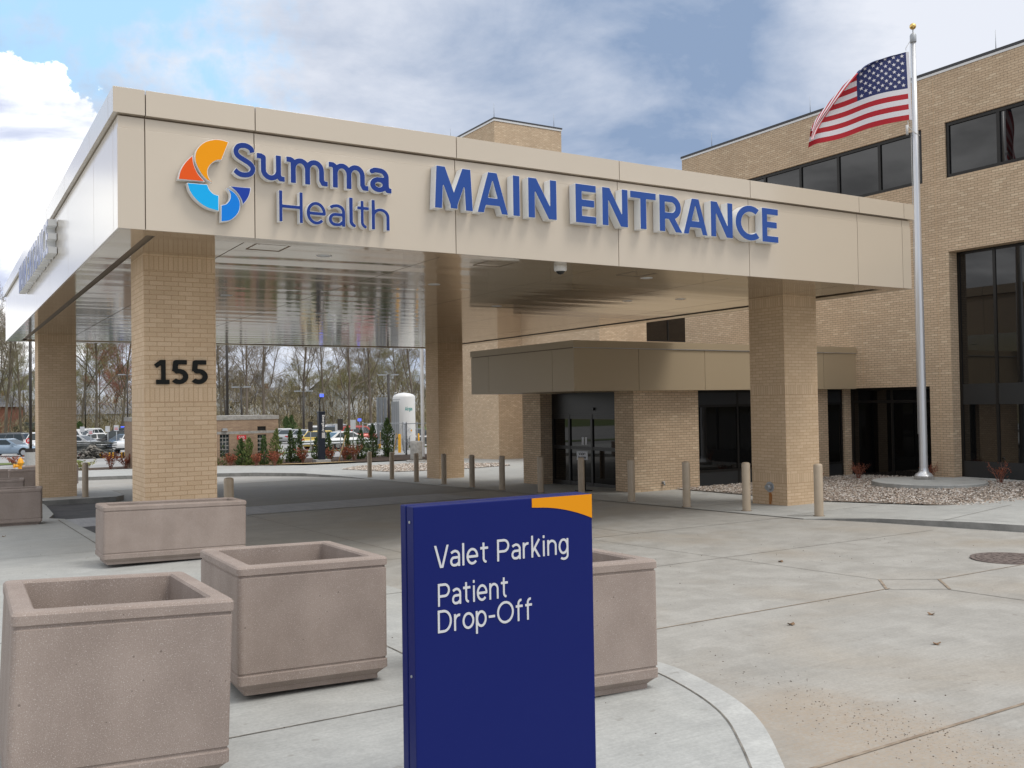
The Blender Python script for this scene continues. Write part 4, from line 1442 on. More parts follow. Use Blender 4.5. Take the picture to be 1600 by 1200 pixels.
# ------------------------------------------------------------------ entrance vestibule under its own low roof
ves = thing('entrance_vestibule', 'low brick entrance vestibule with dark sliding doors and a deep tan fascia', 'entrance', (18.5, 21.5, gz(21.5)))
VX0, VX1, VY0, VY1, VB, VT = 13.66, XW - .004, 19.57, 24.90, 2.50, 3.775
rf = MB(); rf.box(VX0 + .03, VX1, VY0 + .03, VY1 - .004, VB + .02, VT - .05); rf.box(15.95, VX1, VY1 - .004, 26.2, VB + .02, VT - .05); rf.build('roof_slab', 'groove', ves)
fx = [VX0, 15.72, 18.02, 20.3, 22.75, VX1]
fy = [VY0, 20.55, 23.85, VY1]
m_ = MB()
for a, b in zip(fx[:-1], fx[1:]): m_.box(a + (.006 if a > VX0 else 0), b - (.006 if b < VX1 else 0), VY0, VY0 + .028, VB, VT - .195)
for a, b in zip(fy[:-1], fy[1:]): m_.box(VX0, VX0 + .028, a + (.006 if a > VY0 else .028), b - (.006 if b < VY1 else 0), VB, VT - .195)
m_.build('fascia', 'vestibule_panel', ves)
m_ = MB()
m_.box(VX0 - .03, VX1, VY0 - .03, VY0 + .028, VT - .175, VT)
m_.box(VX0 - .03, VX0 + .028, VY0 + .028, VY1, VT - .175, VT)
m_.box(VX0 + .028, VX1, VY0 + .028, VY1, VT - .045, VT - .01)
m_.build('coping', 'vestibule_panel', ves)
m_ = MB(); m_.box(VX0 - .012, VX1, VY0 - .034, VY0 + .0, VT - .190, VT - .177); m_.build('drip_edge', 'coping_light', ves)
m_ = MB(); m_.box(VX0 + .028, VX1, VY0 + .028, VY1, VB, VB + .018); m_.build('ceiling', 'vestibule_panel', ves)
for x0, x1, y0, y1 in [(15.84, 18.12, 19.98, 20.80), (16.12, 18.4, 24.96, 26.0), (22.92, 23.37, 19.98, 20.5)]:
    m_ = MB(); m_.box(x0, x1, y0, y1, -.5, VB - .002); m_.build('brick_pier', 'building_brick', ves)
# front glazing between the piers, with black head and sill bands
for u0, u1, mu in ((18.12, 22.92, [19.75, 21.3]), (23.37, XW - .006, [])):
    w_ = window(ves, 1, 20.12, u0, u1, -.3, VB - .004, mu, rails=[0.22, 2.06], fw=0.07, fd=0.05, pane='clear_dark_glass', spandrel=(2.06, 2.43))
    g = MB(); g.box(u0 + .07, u1 - .07, 20.128, 20.145, -.23, .19); g.build('sill_panel', 'dark_spandrel', w_)
inn = MB()
inn.box(18.3, 24.1, 24.5, 24.6, -.5, VB)
inn.box(17.6, 24.1, 20.9, 24.9, -.32, -.30)
inn.build('interior_wall', 'interior', ves)
# dim furniture behind the glass
# sliding doors, facing the drive
DX = 16.55
dw = thing('sliding_door', 'dark glass sliding entrance doors between the two brick piers', 'door', (DX, 22.9, gz(22.9)))
m_ = MB(); D0, D1 = 20.80, 24.96
zb_ = gz(22.9) - .05
m_.box(DX, DX + .10, D0, D1, 1.86, VB - .004)
for y in (D0 + .04, 21.66, 22.86, 24.02, D1 - .04): m_.box(DX - .008, DX + .09, y - .045, y + .045, zb_, 1.86)
m_.box(DX + .002, DX + .08, D0, D1, .80, .90)
m_.box(DX + .002, DX + .08, D0, D1, zb_, zb_ + .16)
m_.box(DX + .002, DX + .08, D0, D1, 1.72, 1.858)
m_.box(DX - .05, DX, 22.7, 23.05, 1.98, 2.06)
m_.build('door_frame', 'black_metal', dw)
for a, b in ((D0 + .085, 21.615), (21.705, 22.815), (22.905, 23.975), (24.065, D1 - .085)):
    m_ = MB(); m_.box(DX + .03, DX + .042, a, b, zb_ + .16, 1.72); m_.build('glass_panel', 'clear_dark_glass', dw)
m_ = MB(); m_.box(DX + .024, DX + .029, 21.28, 21.50, 1.25, 1.62); st = m_.build('notice', 'sign_white', dw)
m_ = MB(); m_.box(DX + .019, DX + .0235, 21.28, 21.50, 1.18, 1.26); m_.build('notice_foot', 'sign_red', dw)
for y in (23.35, 23.18):
    m_ = MB(); m_.box(DX + .024, DX + .029, y - .05, y + .05, .95, 1.18); m_.build('notice', 'sign_white', dw)
m_ = MB(); m_.box(DX + .4, DX + .42, 20.9, 24.9, -.5, VB); m_.build('dark_lobby', 'interior', dw)

# tap on the pier
m_ = MB(); m_.tube([(16.80, 19.98, .0), (16.80, 19.92, .0), (16.80, 19.90, -.05)], 0.025, 8); m_.lathe([(0.05, 0), (0.05, .02), (0, .02)], (16.80, 19.95, .03), 10)
tag(m_.build('wall_tap', 'galvanised', loc=(16.80, 19.98, 0)), 'small metal tap low on the entrance brick pier', 'tap')

# ------------------------------------------------------------------ concrete planters
def tub(mb, L, D, H, wall=0.10, r=0.035):
    """hollow rectangular tub with rounded corners, a rim groove and a set-back foot, centred on x, y"""
    def ring(l, d, rr, n=4):
        pts = []
        for sx, sy, a0 in ((1, 1, 0), (-1, 1, 90), (-1, -1, 180), (1, -1, 270)):
            for k in range(n + 1):
                a_ = R(a0 + 90 * k / n)
                pts.append((sx * (l / 2 - rr) + rr * math.cos(a_), sy * (d / 2 - rr) + rr * math.sin(a_)))
        return pts
    prof = [(-.055, 0.0, .02), (-.055, .030, .02), (-.012, .068, r), (0.0, .076, r), (0, .130, r), (-.009, .137, r), (-.009, .145, r), (-.002, .152, r),
            (-.002, H - .078, r), (-.009, H - .071, r), (-.009, H - .063, r), (.003, H - .056, r), (.003, H - .016, r), (-.006, H - .004, r), (-.018, H, r),
            (-wall * 2 + .02, H, r * .8), (-wall * 2, H - .012, r * .7), (-wall * 2 - .03, .40 * H, r * .6)]
    vs, fs = [], []
    n = 0
    for e, z, rr in prof:
        rg = ring(L + e * (2 if e > -.15 else 1), D + e * (2 if e > -.15 else 1), rr)
        n = len(rg)
        vs += [(x, y, z) for x, y in rg]
    for i in range(len(prof) - 1):
        for k in range(n): fs.append((i * n + k, i * n + (k + 1) % n, (i + 1) * n + (k + 1) % n, (i + 1) * n + k))
    fs.append(tuple(range(n))[::-1])
    mb.add(vs, fs, 0, False)
    return n


def make_planter(label, L, D, H):
    root = local_thing('planter', label, 'planter', 'empty concrete planters on the walk')
    mb = MB(); tub(mb, L, D, H)
    o = mb.build('tub', 'planter', root)
    bpy.context.view_layer.update()
    m2 = MB(); m2.box(-L / 2 + .12, L / 2 - .12, -D / 2 + .12, D / 2 - .12, H * .38, H * .42); m2.build('soil', 'soil', root)
    return root


def put_planter(root, fl, ang, L, D, label=None):
    """front left corner on the walk, rotation of the front edge"""
    c, s_ = math.cos(ang), math.sin(ang)
    cx = fl[0] + c * L / 2 - s_ * D / 2; cy = fl[1] + s_ * L / 2 + c * D / 2
    place(root, (cx, cy, wz(cy)), ang, label)
    root.rotation_euler = (-0.02, 0.0, ang)
    return root


p1 = make_planter('empty square tan concrete planter nearest the camera, at the left edge of the picture', 1.0, 1.30, 0.83)


def set_planter(root, x, y, deg, tx, ty, sc=(1, 1, 1), dz=-.012, label=None):
    place(root, (x, y, wz(y) + dz), 0, label, sc)
    root.rotation_euler = (tx, ty, R(deg))


p2, p3 = copy_tree(p1), copy_tree(p1)
set_planter(p1, 0.76, 5.43, -1.8, -.041, .045, (.98, 1.02, 1.05), .02)
set_planter(p2, 2.14, 6.63, -2.8, -.034, .017, (1.0, .98, .98), .02, 'empty square tan concrete planter between the nearest planter and the blue sign')
set_planter(p3, 3.47, 5.40, -3.5, -.03, .02, (.98, 1.0, .98), .012, 'empty square tan concrete planter partly hidden behind the blue sign')
p4 = make_planter('long rectangular tan concrete planter in front of the brick pillar numbered 155', 1.80, .70, .74)
set_planter(p4, 2.69, 13.27, 0.1, -.013, .020, dz=.03)


def put_planter(root, fl, ang, L, D, label=None):
    c, s_ = math.cos(ang), math.sin(ang)
    cx = fl[0] + c * L / 2 - s_ * D / 2; cy = fl[1] + s_ * L / 2 + c * D / 2
    place(root, (cx, cy, wz(cy)), ang, label)


for (flx, fly, ang, lab) in [(0.0, 21.62, -6, 'long planter at the left picture edge, nearest of the row by the far pillar'),
                             (0.03, 26.5, -5, 'long rectangular planter second in the row by the far left pillar'),
                             (1.90, 33.7, -3, 'long rectangular planter close behind the far left brick pillar'),
                             (0.36, 34.6, -4, 'long rectangular planter farthest left in the row, before the yellow hydrant'),
                             (2.55, 37.5, -4, 'planter end peeping out behind the far left pillar')]:
    q = copy_tree(p4); put_planter(q, (flx, fly), R(ang), 1.90, .66, lab)

# ------------------------------------------------------------------ blue direction sign
KS = 0.90          # the panel is 0.91 m wide
sx0, sx1, sy0, sy1 = 1.880 * KS, 2.890 * KS, 4.0 * KS, 4.145 * KS
SZ = lambda z: 2.2 - (2.2 - z) * KS
sz0, sz1 = wz(3.6), SZ(1.733)
sg = thing('direction_sign', 'dark blue upright sign reading Valet Parking and Patient Drop-Off with orange corner', 'sign', (2.385 * KS, 4.07 * KS, sz0))
m_ = MB()
m_.box(sx0, sx1, sy0, sy0 + .068, sz0 + .03, sz1)
m_.box(sx0 + .004, sx1 - .004, sy0 + .068, sy0 + .077, sz0 + .03, sz1 - .004)
m_.box(sx0, sx1, sy0 + .077, sy1, sz0 + .03, sz1)
m_.build('cabinet', 'sign_blue', sg, bevel=0.004)
m_ = MB(); m_.box(sx0 + .03, sx1 - .03, sy0 + .03, sy1 - .03, sz0 - .06, sz0 + .03); m_.build('foot', 'black_metal', sg)
for z in (SZ(1.66), SZ(.95)):
    m_ = MB(); m_.tube([(sx0 + .001, sy0 + .035, z), (sx0 - .004, sy0 + .035, z)], .006, 8); m_.build('screw', 'galvanised', sg)
sw = [(2.524 * KS, sz1 - .0015), (2.524 * KS, SZ(1.687))] + [(2.524 * KS + .3272 * k / 12, SZ(1.687 - .002 - .076 * (k / 12) ** 2.0)) for k in range(1, 13)] + [(sx1 - .002, sz1 - .0015)]
m_ = solid([sw], lambda x, y: (x, sy0 - .0025, y), .002, (0, -1, 0), back=False); m_.build('corner_swoosh', 'sign_orange', sg)
fp = lambda u, z: (u, sy0 - .0028, z)
m_ = MB()
flat_word(m_, 'Valet Parking', 1.980 * KS, 2.742 * KS, SZ(1.441), .105 * KS, fp, (0, -1, 0), .108, .002)
flat_word(m_, 'Patient', 1.992 * KS, 2.385 * KS, SZ(1.263), .105 * KS, fp, (0, -1, 0), .108, .002)
flat_word(m_, 'Drop-Off', 1.992 * KS, 2.522 * KS, SZ(1.140), .105 * KS, fp, (0, -1, 0), .108, .002)
m_.build('lettering', 'sign_white', sg)

# ------------------------------------------------------------------ bollards
def make_bollard():
    root = local_thing('bollard', 'tan bollard', 'bollard', 'tan bollards along the drive')
    m_ = MB()
    m_.lathe([(0.085, -.1), (0.085, .955), (0.080, .972), (0.066, .985), (0.035, .993), (0.0, .995)], n=24)
    m_.build('post', 'bollard', root)
    m_ = MB(); m_.lathe([(0.085, .006), (0.112, .004), (0.112, -.01)], n=24); m_.build('base_seal', 'joint_dirt', root)
    return root


bl = make_bollard()
spots = [(14.37, 12.55, 'tan bollard right of the right front pillar, nearest the camera'), (14.19, 14.26, 'tan bollard just left of the right front pillar'), (13.98, 15.84, 'tan bollard before the broad brick pier, right of its middle'),
         (14.09, 17.9, 'tan bollard at the left corner of the broad entrance pier'), (14.30, 20.24, 'tan bollard beside the little Valet Inside notice'), (14.26, 22.12, 'tan bollard before the left entrance pier'),
         (14.05, 23.85, 'tan bollard left of the left entrance pier, over the pale wall'), (14.10, 25.75, 'tan bollard just right of the far right pillar'), (14.22, 27.87, 'tan bollard in front of the far right pillar'),
         (14.24, 30.0, 'tan bollard just left of the far right pillar'), (14.33, 32.28, 'tan bollard second from the far end of the row'), (14.33, 34.37, 'farthest tan bollard of the row, near the green shrubs')]
for i, (x, y, lab) in enumerate(spots):
    o = bl if i == 0 else copy_tree(bl)
    place(o, (x, y, gz(y) + kz(x, y)), 0, lab)
for x, y, zz, lab in [(4.45, 17.1, gz(17.1) + .12, 'tan bollard rising behind the long planter, right of pillar 155'), (3.72, 30.1, gz(30.1) + .15, 'grey-tan bollard beside the far left pillar')]:
    place(copy_tree(bl), (x, y, zz), 0, lab)

# small notice on a stand before the doors
vi = thing('notice_stand', 'small white Valet Inside notice on a black stand before the entrance doors', 'notice', (15.3, 21.55, gz(21.55) + .01))
bx_, by_, bz_ = 15.3, 21.55, gz(21.55) + .01
m_ = MB(); m_.box(bx_ - .05, bx_ + .05, by_ - .04, by_ + .04, bz_, bz_ + .86); m_.box(bx_ - .18, bx_ + .18, by_ - .16, by_ + .16, bz_, bz_ + .03); m_.build('stand', 'black_metal', vi)
nv = Vector((-.857, -.515, 0)); rt = Vector((.515, -.857, 0)).normalized() * 1
rt = Vector((0.515, -0.857, 0)); rt = Vector((-nv.y * -1, 0, 0)) if False else Vector((0.515, -0.857, 0))
cc = Vector((bx_, by_, bz_ + .98)) + nv * .06
m_ = MB(); m_.obox(cc, rt * .15, nv * .008, (0, 0, .105)); bd = m_.build('board', 'sign_white', vi)
m_ = MB(); m_.obox(cc - nv * .004, rt * .165, nv * .006, (0, 0, .12)); m_.build('frame', 'galvanised', vi)
m_ = MB()
bp = lambda u, z: cc + nv * .0095 + rt * u + Vector((0, 0, z))
flat_word(m_, 'Valet', -.105, .105, .015, .075, bp, nv, .19, .001)
flat_word(m_, 'Inside', -.12, .12, -.082, .075, bp, nv, .19, .001)
m_.build('lettering', 'number_black', bd)

# ------------------------------------------------------------------ flagpole and flag
pad = MB(); pad.lathe([(1.38, -.1), (1.38, .135), (1.365, .147), (0, .15)], (22.0, 15.6, gz(15.6)), 48, smooth=False)
structure(pad.build('concrete_pad', 'walk_concrete'))
FPX, FPY = 22.30, 15.95
fz = gz(FPY) + .15
fpole = thing('flagpole', 'tall brushed aluminium flagpole with a gold ball on a round concrete pad', 'flagpole', (FPX, FPY, fz))
m_ = MB(); m_.lathe([(0.105, .0), (0.100, 4.0), (0.078, 8.2), (0.058, 11.62), (0.0, 11.63)], (FPX, FPY, fz), 24); m_.build('pole', 'aluminium', fpole)
m_ = MB(); m_.lathe([(.25, -.02), (.25, .06), (.235, .10)], (FPX, FPY, fz), 32, smooth=False); m_.build('footing', 'stone', fpole)
m_ = MB(); m_.lathe([(.235, .10), (.20, .15), (.135, .19), (.115, .24), (.112, .30)], (FPX, FPY, fz), 32); m_.build('base_collar', 'aluminium', fpole)
m_ = MB(); m_.lathe([(.0, 11.60), (.07, 11.60), (.082, 11.62), (.082, 11.80), (.06, 11.84), (.016, 11.85), (.016, 11.97)], (FPX, FPY, fz), 20); m_.build('truck', 'galvanised', fpole)
m_ = MB(); m_.lathe([(.085 * math.sin(R(k * 15)), 12.04 - .085 * math.cos(R(k * 15))) for k in range(13)], (FPX, FPY, fz), 24); m_.build('ball', 'gold', fpole)
LEFT = Vector((-math.cos(YAW), math.sin(YAW), 0)); TOW = Vector((-math.sin(YAW), -math.cos(YAW), 0)); UP = Vector((0, 0, 1))
hp = Vector((FPX, FPY, fz)) + LEFT * .20
m_ = MB()
m_.tube([Vector((FPX, FPY, fz + 11.65)) + LEFT * .08, hp + UP * 11.46, hp + UP * 11.40], .008, 6)
m_.tube([Vector((FPX, FPY, fz + 11.65)) + LEFT * .08, Vector((FPX, FPY, fz)) + LEFT * .115 + UP * 9.3, Vector((FPX, FPY, fz)) + LEFT * .125 + UP * 1.2], .007, 6)
m_.tube([hp + UP * 9.53, hp + LEFT * -.02 + UP * 9.36, Vector((FPX, FPY, fz)) + LEFT * .06 + UP * 9.18 + TOW * .085, Vector((FPX, FPY, fz)) - LEFT * .09 + UP * 9.10 + TOW * .05], .011, 6)
m_.tube([hp + LEFT * .02 + UP * 9.40, hp + LEFT * .02 + UP * 9.14], .035, 8)
m_.build('halyard', 'rope', fpole)

HO, FLY = 1.83, 3.05
SP = 58.6                              # pixels per metre at the pole in the survey of the cloth's outline
top = [(0, 0), (-35, 10), (-66, 22), (-98, 50), (-125, 80), (-145, 104), (-156, 122)]
bot = [(2, 107), (-30, 112), (-62, 119), (-94, 130), (-124, 139), (-146, 144), (-156, 148)]
tp = np.array(spline([(x, y) for x, y in top], 8)); bt = np.array(spline([(x, y) for x, y in bot], 8))
NU, NV = 60, 52
us = np.linspace(0, 1, NU + 1)
tpx = [np.interp(us, np.linspace(0, 1, len(tp)), tp[:, k]) for k in (0, 1)]
btx = [np.interp(us, np.linspace(0, 1, len(bt)), bt[:, k]) for k in (0, 1)]
gridp = []
for i, u in enumerate(us):
    T = np.array((tpx[0][i], tpx[1][i])); B = np.array((btx[0][i], btx[1][i]))
    Hh = B[1] - T[1]
    full = 107.0 * (1 - .10 * u)
    col_ = []
    for j in range(NV + 1):
        v = j / NV
        from_bot = (1 - v) * full
        dep = .10 * math.sin(u * 7.5 + 1.6 * v) * (.25 + u) + .05 * math.sin(u * 15 - 3 * v) * u
        if from_bot <= Hh:
            q = from_bot / Hh
            x = B[0] + (T[0] - B[0]) * q; y = B[1] - from_bot
            dep += .16 * u * q
        else:
            e = from_bot - Hh
            x = T[0] - e * .16 + e * e * .0006; y = T[1] + e * (.52 if e < 60 else .50)
            y = min(y, B[1] - 2)
            dep += .16 * u + .28 * math.sin(min(1, e / 40) * math.pi * .5) + .05 * math.sin(e * .12)
        P_ = hp + UP * 11.36 + LEFT * (-x / SP) - UP * (y / SP) + TOW * dep
        col_.append(P_)
    gridp.append(col_)
fl = MB()
vs = [p for c_ in gridp for p in c_]
fs, ms = [], []
for i in range(NU):
    for j in range(NV):
        a = i * (NV + 1) + j
        f = (a, a + 1, a + NV + 2, a + NV + 1)
        stripe = j * 13 // NV
        mi = 2 if (us[i] < .40 and j < NV * 7 // 13) else (0 if stripe % 2 == 0 else 1)
        fs.append(f); ms.append(mi)
fl.v = [tuple(v) for v in vs]; fl.f = fs; fl.m = ms; fl.sm = [True] * len(fs)
# white hoist band and the stars
def gp(u, v):
    i = min(NU - 1e-4, u * NU); j = min(NV - 1e-4, v * NV)
    a, b = int(i), int(j); fa, fb = i - a, j - b
    return gridp[a][b] * (1 - fa) * (1 - fb) + gridp[a + 1][b] * fa * (1 - fb) + gridp[a][b + 1] * (1 - fa) * fb + gridp[a + 1][b + 1] * fa * fb


def gnrm(u, v):
    d1 = gp(u + .01, v) - gp(max(0, u - .01), v); d2 = gp(u, v + .01) - gp(u, max(0, v - .01))
    n_ = d1.cross(d2).normalized()
    return n_ if n_.dot(TOW) > 0 else -n_


for rr in range(9):
    for cc_ in range(11):
        if (rr + cc_) % 2: continue
        uc = .40 * (cc_ + 1) / 12; vc = (7 / 13) * (rr + 1) / 10
        for sgn in (1, -1):
            pts = []
            for k in range(10):
                a_ = R(90 + 36 * k); ra = .0300 if k % 2 == 0 else .0118
                uu, vv = uc + ra * math.cos(a_) * HO / FLY * 1.0, vc - ra * math.sin(a_)
                pts.append(gp(uu, vv) + gnrm(uc, vc) * .006 * sgn)
            ctr = gp(uc, vc) + gnrm(uc, vc) * .007 * sgn
            fl.add(pts + [ctr], [((k + 1) % 10, k, 10) if sgn > 0 else (k, (k + 1) % 10, 10) for k in range(10)], 1)
hb = []
for j in range(NV + 1):
    p = gridp[0][j]
    hb += [p - LEFT * .075, p - LEFT * .001]
fl.add(hb, [(2 * j, 2 * j + 2, 2 * j + 3, 2 * j + 1) for j in range(NV)], 1, True)
fo = fl.build('flag', ['flag_red', 'flag_white', 'flag_blue'], loc=tuple(hp + UP * 10.4))
tag(fo, 'American flag with stars and stripes blowing left from the flagpole', 'flag')


# ------------------------------------------------------------------ small plants by the building
def leaf_cloud(mb, pts, size, mi=0):
    for p in pts:
        s_ = size * random.uniform(.6, 1.3)
        a = Vector((random.gauss(0, 1), random.gauss(0, 1), random.gauss(0, 1))).normalized()
        b = a.orthogonal().normalized()
        b = (Matrix.Rotation(random.uniform(0, 6.28), 3, a) @ b)
        c_ = a.cross(b)
        p = Vector(p)
        mb.add([p - b * s_, p + c_ * s_ * .45, p + b * s_, p - c_ * s_ * .45], [(0, 1, 2, 3)], mi)


def small_shrub(name, label, cat, loc, h, wdt, leaf, nst=16, nl=16, group=None, lsize=.022, stem='twig_red'):
    root = thing(name, label, cat, loc, 0, group)
    st, lf = MB(), MB()
    L = Vector(loc); pts = []
    for k in range(nst):
        a_ = random.uniform(0, 6.28); r_ = random.uniform(.2, 1) * wdt
        tip = L + Vector((r_ * math.cos(a_), r_ * math.sin(a_), h * random.uniform(.55, 1)))
        mid = L.lerp(tip, .5) + Vector((random.uniform(-.04, .04), random.uniform(-.04, .04), h * .10))
        st.tube([L + Vector((random.uniform(-.05, .05), random.uniform(-.05, .05), -.02)), mid, tip], [.008, .005, .0025], 4, cap=False)
        for q in range(nl):
            t_ = random.uniform(.35, 1.02)
            p = L.lerp(mid, t_ * 2) if t_ < .5 else mid.lerp(tip, t_ * 2 - 1)
            pts.append(p + Vector((random.gauss(0, .03), random.gauss(0, .03), random.gauss(0, .03))))
    leaf_cloud(lf, pts, lsize)
    st.build('stems', stem, root)
    lf.build('leaves', leaf, root)
    return root


for x, y, h, wd_, lf, lab in [(20.9, 18.3, .42, .30, 'red_leaf', 'thin dry reddish shrub in the pebbles right of the right front pillar'), (22.9, 18.5, .50, .36, 'red_leaf', 'sparse reddish shrub in the pebbles left of the flagpole'),
                              (23.9, 16.9, .42, .30, 'red_leaf', 'small reddish shrub in the pebbles close right of the flagpole foot'), (23.7, 14.7, .52, .36, 'red_leaf', 'reddish shrub in front of the tall dark window'),
                              (23.6, 13.05, .55, .33, 'red_leaf', 'reddish shrub at the right picture edge before the tall dark window')]:
    small_shrub('dry_shrub', lab, 'shrub', (x, y, gz(y) + .06), h, wd_, lf, 18, 14, 'shrubs in the pebble bed')
small_shrub('green_plant', 'small pale green plant in the pebbles at the right picture edge', 'plant', (22.45, 12.7, gz(12.7) + .05), .34, .22, 'yellow_leaf', 12, 14, None, .03, 'twig_green')

# ------------------------------------------------------------------ beyond the drive: shrubs, utility hut, tank yard, car park, trees
def arborvitae(name, label, loc, h, r, m, seed, group='evergreen shrubs in the planting bed'):
    random.seed(seed)
    root = thing(name, label, 'shrub', loc, 0, group)
    L = Vector(loc)
    st = MB(); st.tube([L + Vector((0, 0, -.1)), L + Vector((.02, 0, h * .55)), L + Vector((0, .02, h * .9))], [.05, .03, .01], 6)
    st.build('stem', 'bark', root)
    lf = MB(); pts = []
    lobes = [(random.uniform(0, 6.28), random.uniform(.2, .9), random.uniform(.5, 1.15)) for _ in range(16)]
    n = int(900 * h * r)
    for _ in range(n):
        z = random.random() ** 1.25
        prof = min(1.0, .40 + z * 2.4) * (1 - z) ** .70 * 1.30
        a = random.uniform(0, 6.28)
        k = 1.0
        for la, lz, lk in lobes:
            d = math.cos(a - la)
            if d > .6 and abs(z - lz) < .18: k *= lk
        rr = r * prof * k * (random.random() ** .38) * random.uniform(.85, 1.12)
        pts.append(L + Vector((rr * math.cos(a), rr * math.sin(a), .06 + z * h)))
    for p in pts:
        s_ = random.uniform(.05, .11)
        o = Vector((p.x - L.x, p.y - L.y, .0))
        d = (o.normalized() if o.length > .01 else Vector((1, 0, 0))) * .5 + Vector((random.gauss(0, .3), random.gauss(0, .3), 1.0))
        d.normalize(); b = d.orthogonal().normalized()
        b = Matrix.Rotation(random.uniform(0, 6.28), 3, d) @ b
        lf.add([p - b * s_ * .4, p + d * s_ * 1.3, p + b * s_ * .4, p - d * s_ * .5], [(0, 1, 2, 3)])
    lf.build('foliage', m, root)
    return root


bedz = lambda y: gz(y) + .07
EV = [(345, 51.3, 1.30, .42, 'evergreen', 'dark evergreen shrub half hidden by the front left pillar'), (376, 51.2, 1.38, .42, 'evergreen', 'dark evergreen shrub under the red sign on the brick hut, left one of the pair'),
      (388, 51.0, 1.42, .40, 'evergreen_young', 'evergreen shrub under the red sign on the brick hut, right one of the pair'), (411, 51.2, 1.50, .36, 'evergreen', 'dark evergreen shrub before the right window of the brick hut'),
      (431, 51.2, 1.85, .36, 'evergreen_young', 'yellow-green tall evergreen shrub at the right corner of the brick hut'), (453, 54.2, 1.75, .36, 'evergreen', 'dark evergreen shrub just right of the brick hut'),
      (467, 54.0, 1.80, .36, 'evergreen', 'evergreen shrub left of the blue emergency post, before the yellow car'), (493, 56.5, 1.30, .26, 'evergreen', 'evergreen shrub tucked close behind the blue emergency post'),
      (512, 56.5, 1.55, .32, 'evergreen', 'evergreen shrub just right of the blue emergency post'), (542, 56.3, 1.95, .36, 'evergreen_young', 'brownish green evergreen shrub midway between the emergency post and the tank'),
      (563, 56.6, 1.65, .36, 'evergreen', 'dark evergreen shrub second left of the tank'), (581, 59.0, 2.0, .42, 'evergreen', 'tall evergreen shrub left of the largest one'),
      (604, 59.3, 2.35, .55, 'evergreen', 'largest evergreen shrub, below the grey finned tubes')]
for i, (px, D, h, r, m, lab) in enumerate(EV):
    q_ = at(px, D)
    arborvitae('evergreen_shrub', lab, (q_.x, q_.y, q_.z + .05), h, r * 1.2, m, 40 + i)
random.seed(5)
for px, D, h, wd_, lab in [(360, 50.6, .75, .50, 'red-leaved shrub below the left window of the brick hut'), (399, 50.6, .75, .45, 'red-leaved shrub below the middle of the brick hut'), (428, 50.5, .8, .5, 'red-leaved shrub at the right end of the brick hut'),
                           (472, 53.0, .9, .5, 'red-leaved shrub left of the blue emergency post'), (514, 55.0, .85, .55, 'red-leaved shrub close right of the blue emergency post'),
                           (537, 54.8, .95, .6, 'red-leaved shrub second right of the blue emergency post'), (552, 54.8, .95, .6, 'red-leaved shrub third right of the blue emergency post'),
                           (172, 51.6, 1.0, .62, 'red-leaved shrub beyond the kerb, before the scrap piles'), (196, 51.6, .85, .6, 'red-leaved shrub at the left edge of pillar 155'), (24, 58.5, .75, .8, 'dull red shrub in the bed before the silver-blue car')]:
    q_ = at(px, D)
    small_shrub('red_shrub', lab, 'shrub', (q_.x, q_.y, q_.z + .05), h, wd_, 'red_leaf', 24, 18, 'red shrubs in the planting bed', .05)
small_shrub('green_shrub', 'low yellow-green shrub beyond the kerb beside the far left pillar', 'shrub', (6.5, 53.8, bedz(53.8)), .6, .75, 'yellow_leaf', 22, 16, None, .05, 'twig_green')

# brick utility hut
hx0, hx1, hy0, hy1, hb, ht = 9.0, 16.20, 51.75, 56.5, -1.3, 1.80
hut = thing('utility_hut', 'low flat-roofed tan brick utility hut with two glass block windows', 'hut', ((hx0 + hx1) / 2, 54, gz(54)))
m_ = MB(); pane_wall(m_, 1, hy0, hx0, hx1, hb, ht - .22, [(13.02, 13.52, -.40, .82), (15.05, 15.52, -.62, .76), (15.05, 15.52, .97, 1.20)], .12)
m_.quad((hx1, hy0, hb), (hx1, hy1, hb), (hx1, hy1, ht - .22), (hx1, hy0, ht - .22)); m_.quad((hx0, hy0, hb), (hx0, hy0, ht - .22), (hx0, hy1, ht - .22), (hx0, hy1, hb)); m_.quad((hx0, hy1, hb), (hx0, hy1, ht - .22), (hx1, hy1, ht - .22), (hx1, hy1, hb))
m_.build('wall', 'utility_brick', hut)
m_ = MB(); m_.box(hx0 - .03, hx1 + .03, hy0 - .03, hy1 + .03, ht - .218, ht); m_.build('roof', 'stone', hut)
m_ = MB(); m_.box(hx0 + .1, hx1 - .003, hy0 - .004, hy0 + .02, .825, .965); m_.build('stone_band', 'stone', hut)
for a, b, l, h in ((13.02, 13.52, -.40, .82), (15.05, 15.52, -.62, .76)):
    m_ = MB(); m_.box(a, b, hy0 + .09, hy0 + .11, l, h); w_ = m_.build('window', 'stone', hut)
    nx, nz = 3, 6
    m_ = MB()
    for i in range(nx):
        for j in range(nz):
            x = a + (b - a) * (i + .5) / nx; z = l + (h - l) * (j + .5) / nz
            m_.box(x - .062, x + .062, hy0 + .075, hy0 + .089, z - .075, z + .075)
    m_.build('glass_block', 'car_glass', w_)
m_ = MB(); m_.box(15.05, 15.52, hy0 + .09, hy0 + .11, .97, 1.2); m_.build('louvre', 'black_metal', hut)
m_ = MB(); m_.box(13.12, 13.42, hy0 - .13, hy0 - .002, 1.0, 1.06); m_.box(13.15, 13.39, hy0 - .11, hy0 - .002, 1.061, 1.14); m_.build('wall_lamp', 'galvanised', hut)
gs = thing('gas_sign', 'red GAS sign on the brick hut wall', 'sign', (14.16, hy0 - .01, .6))
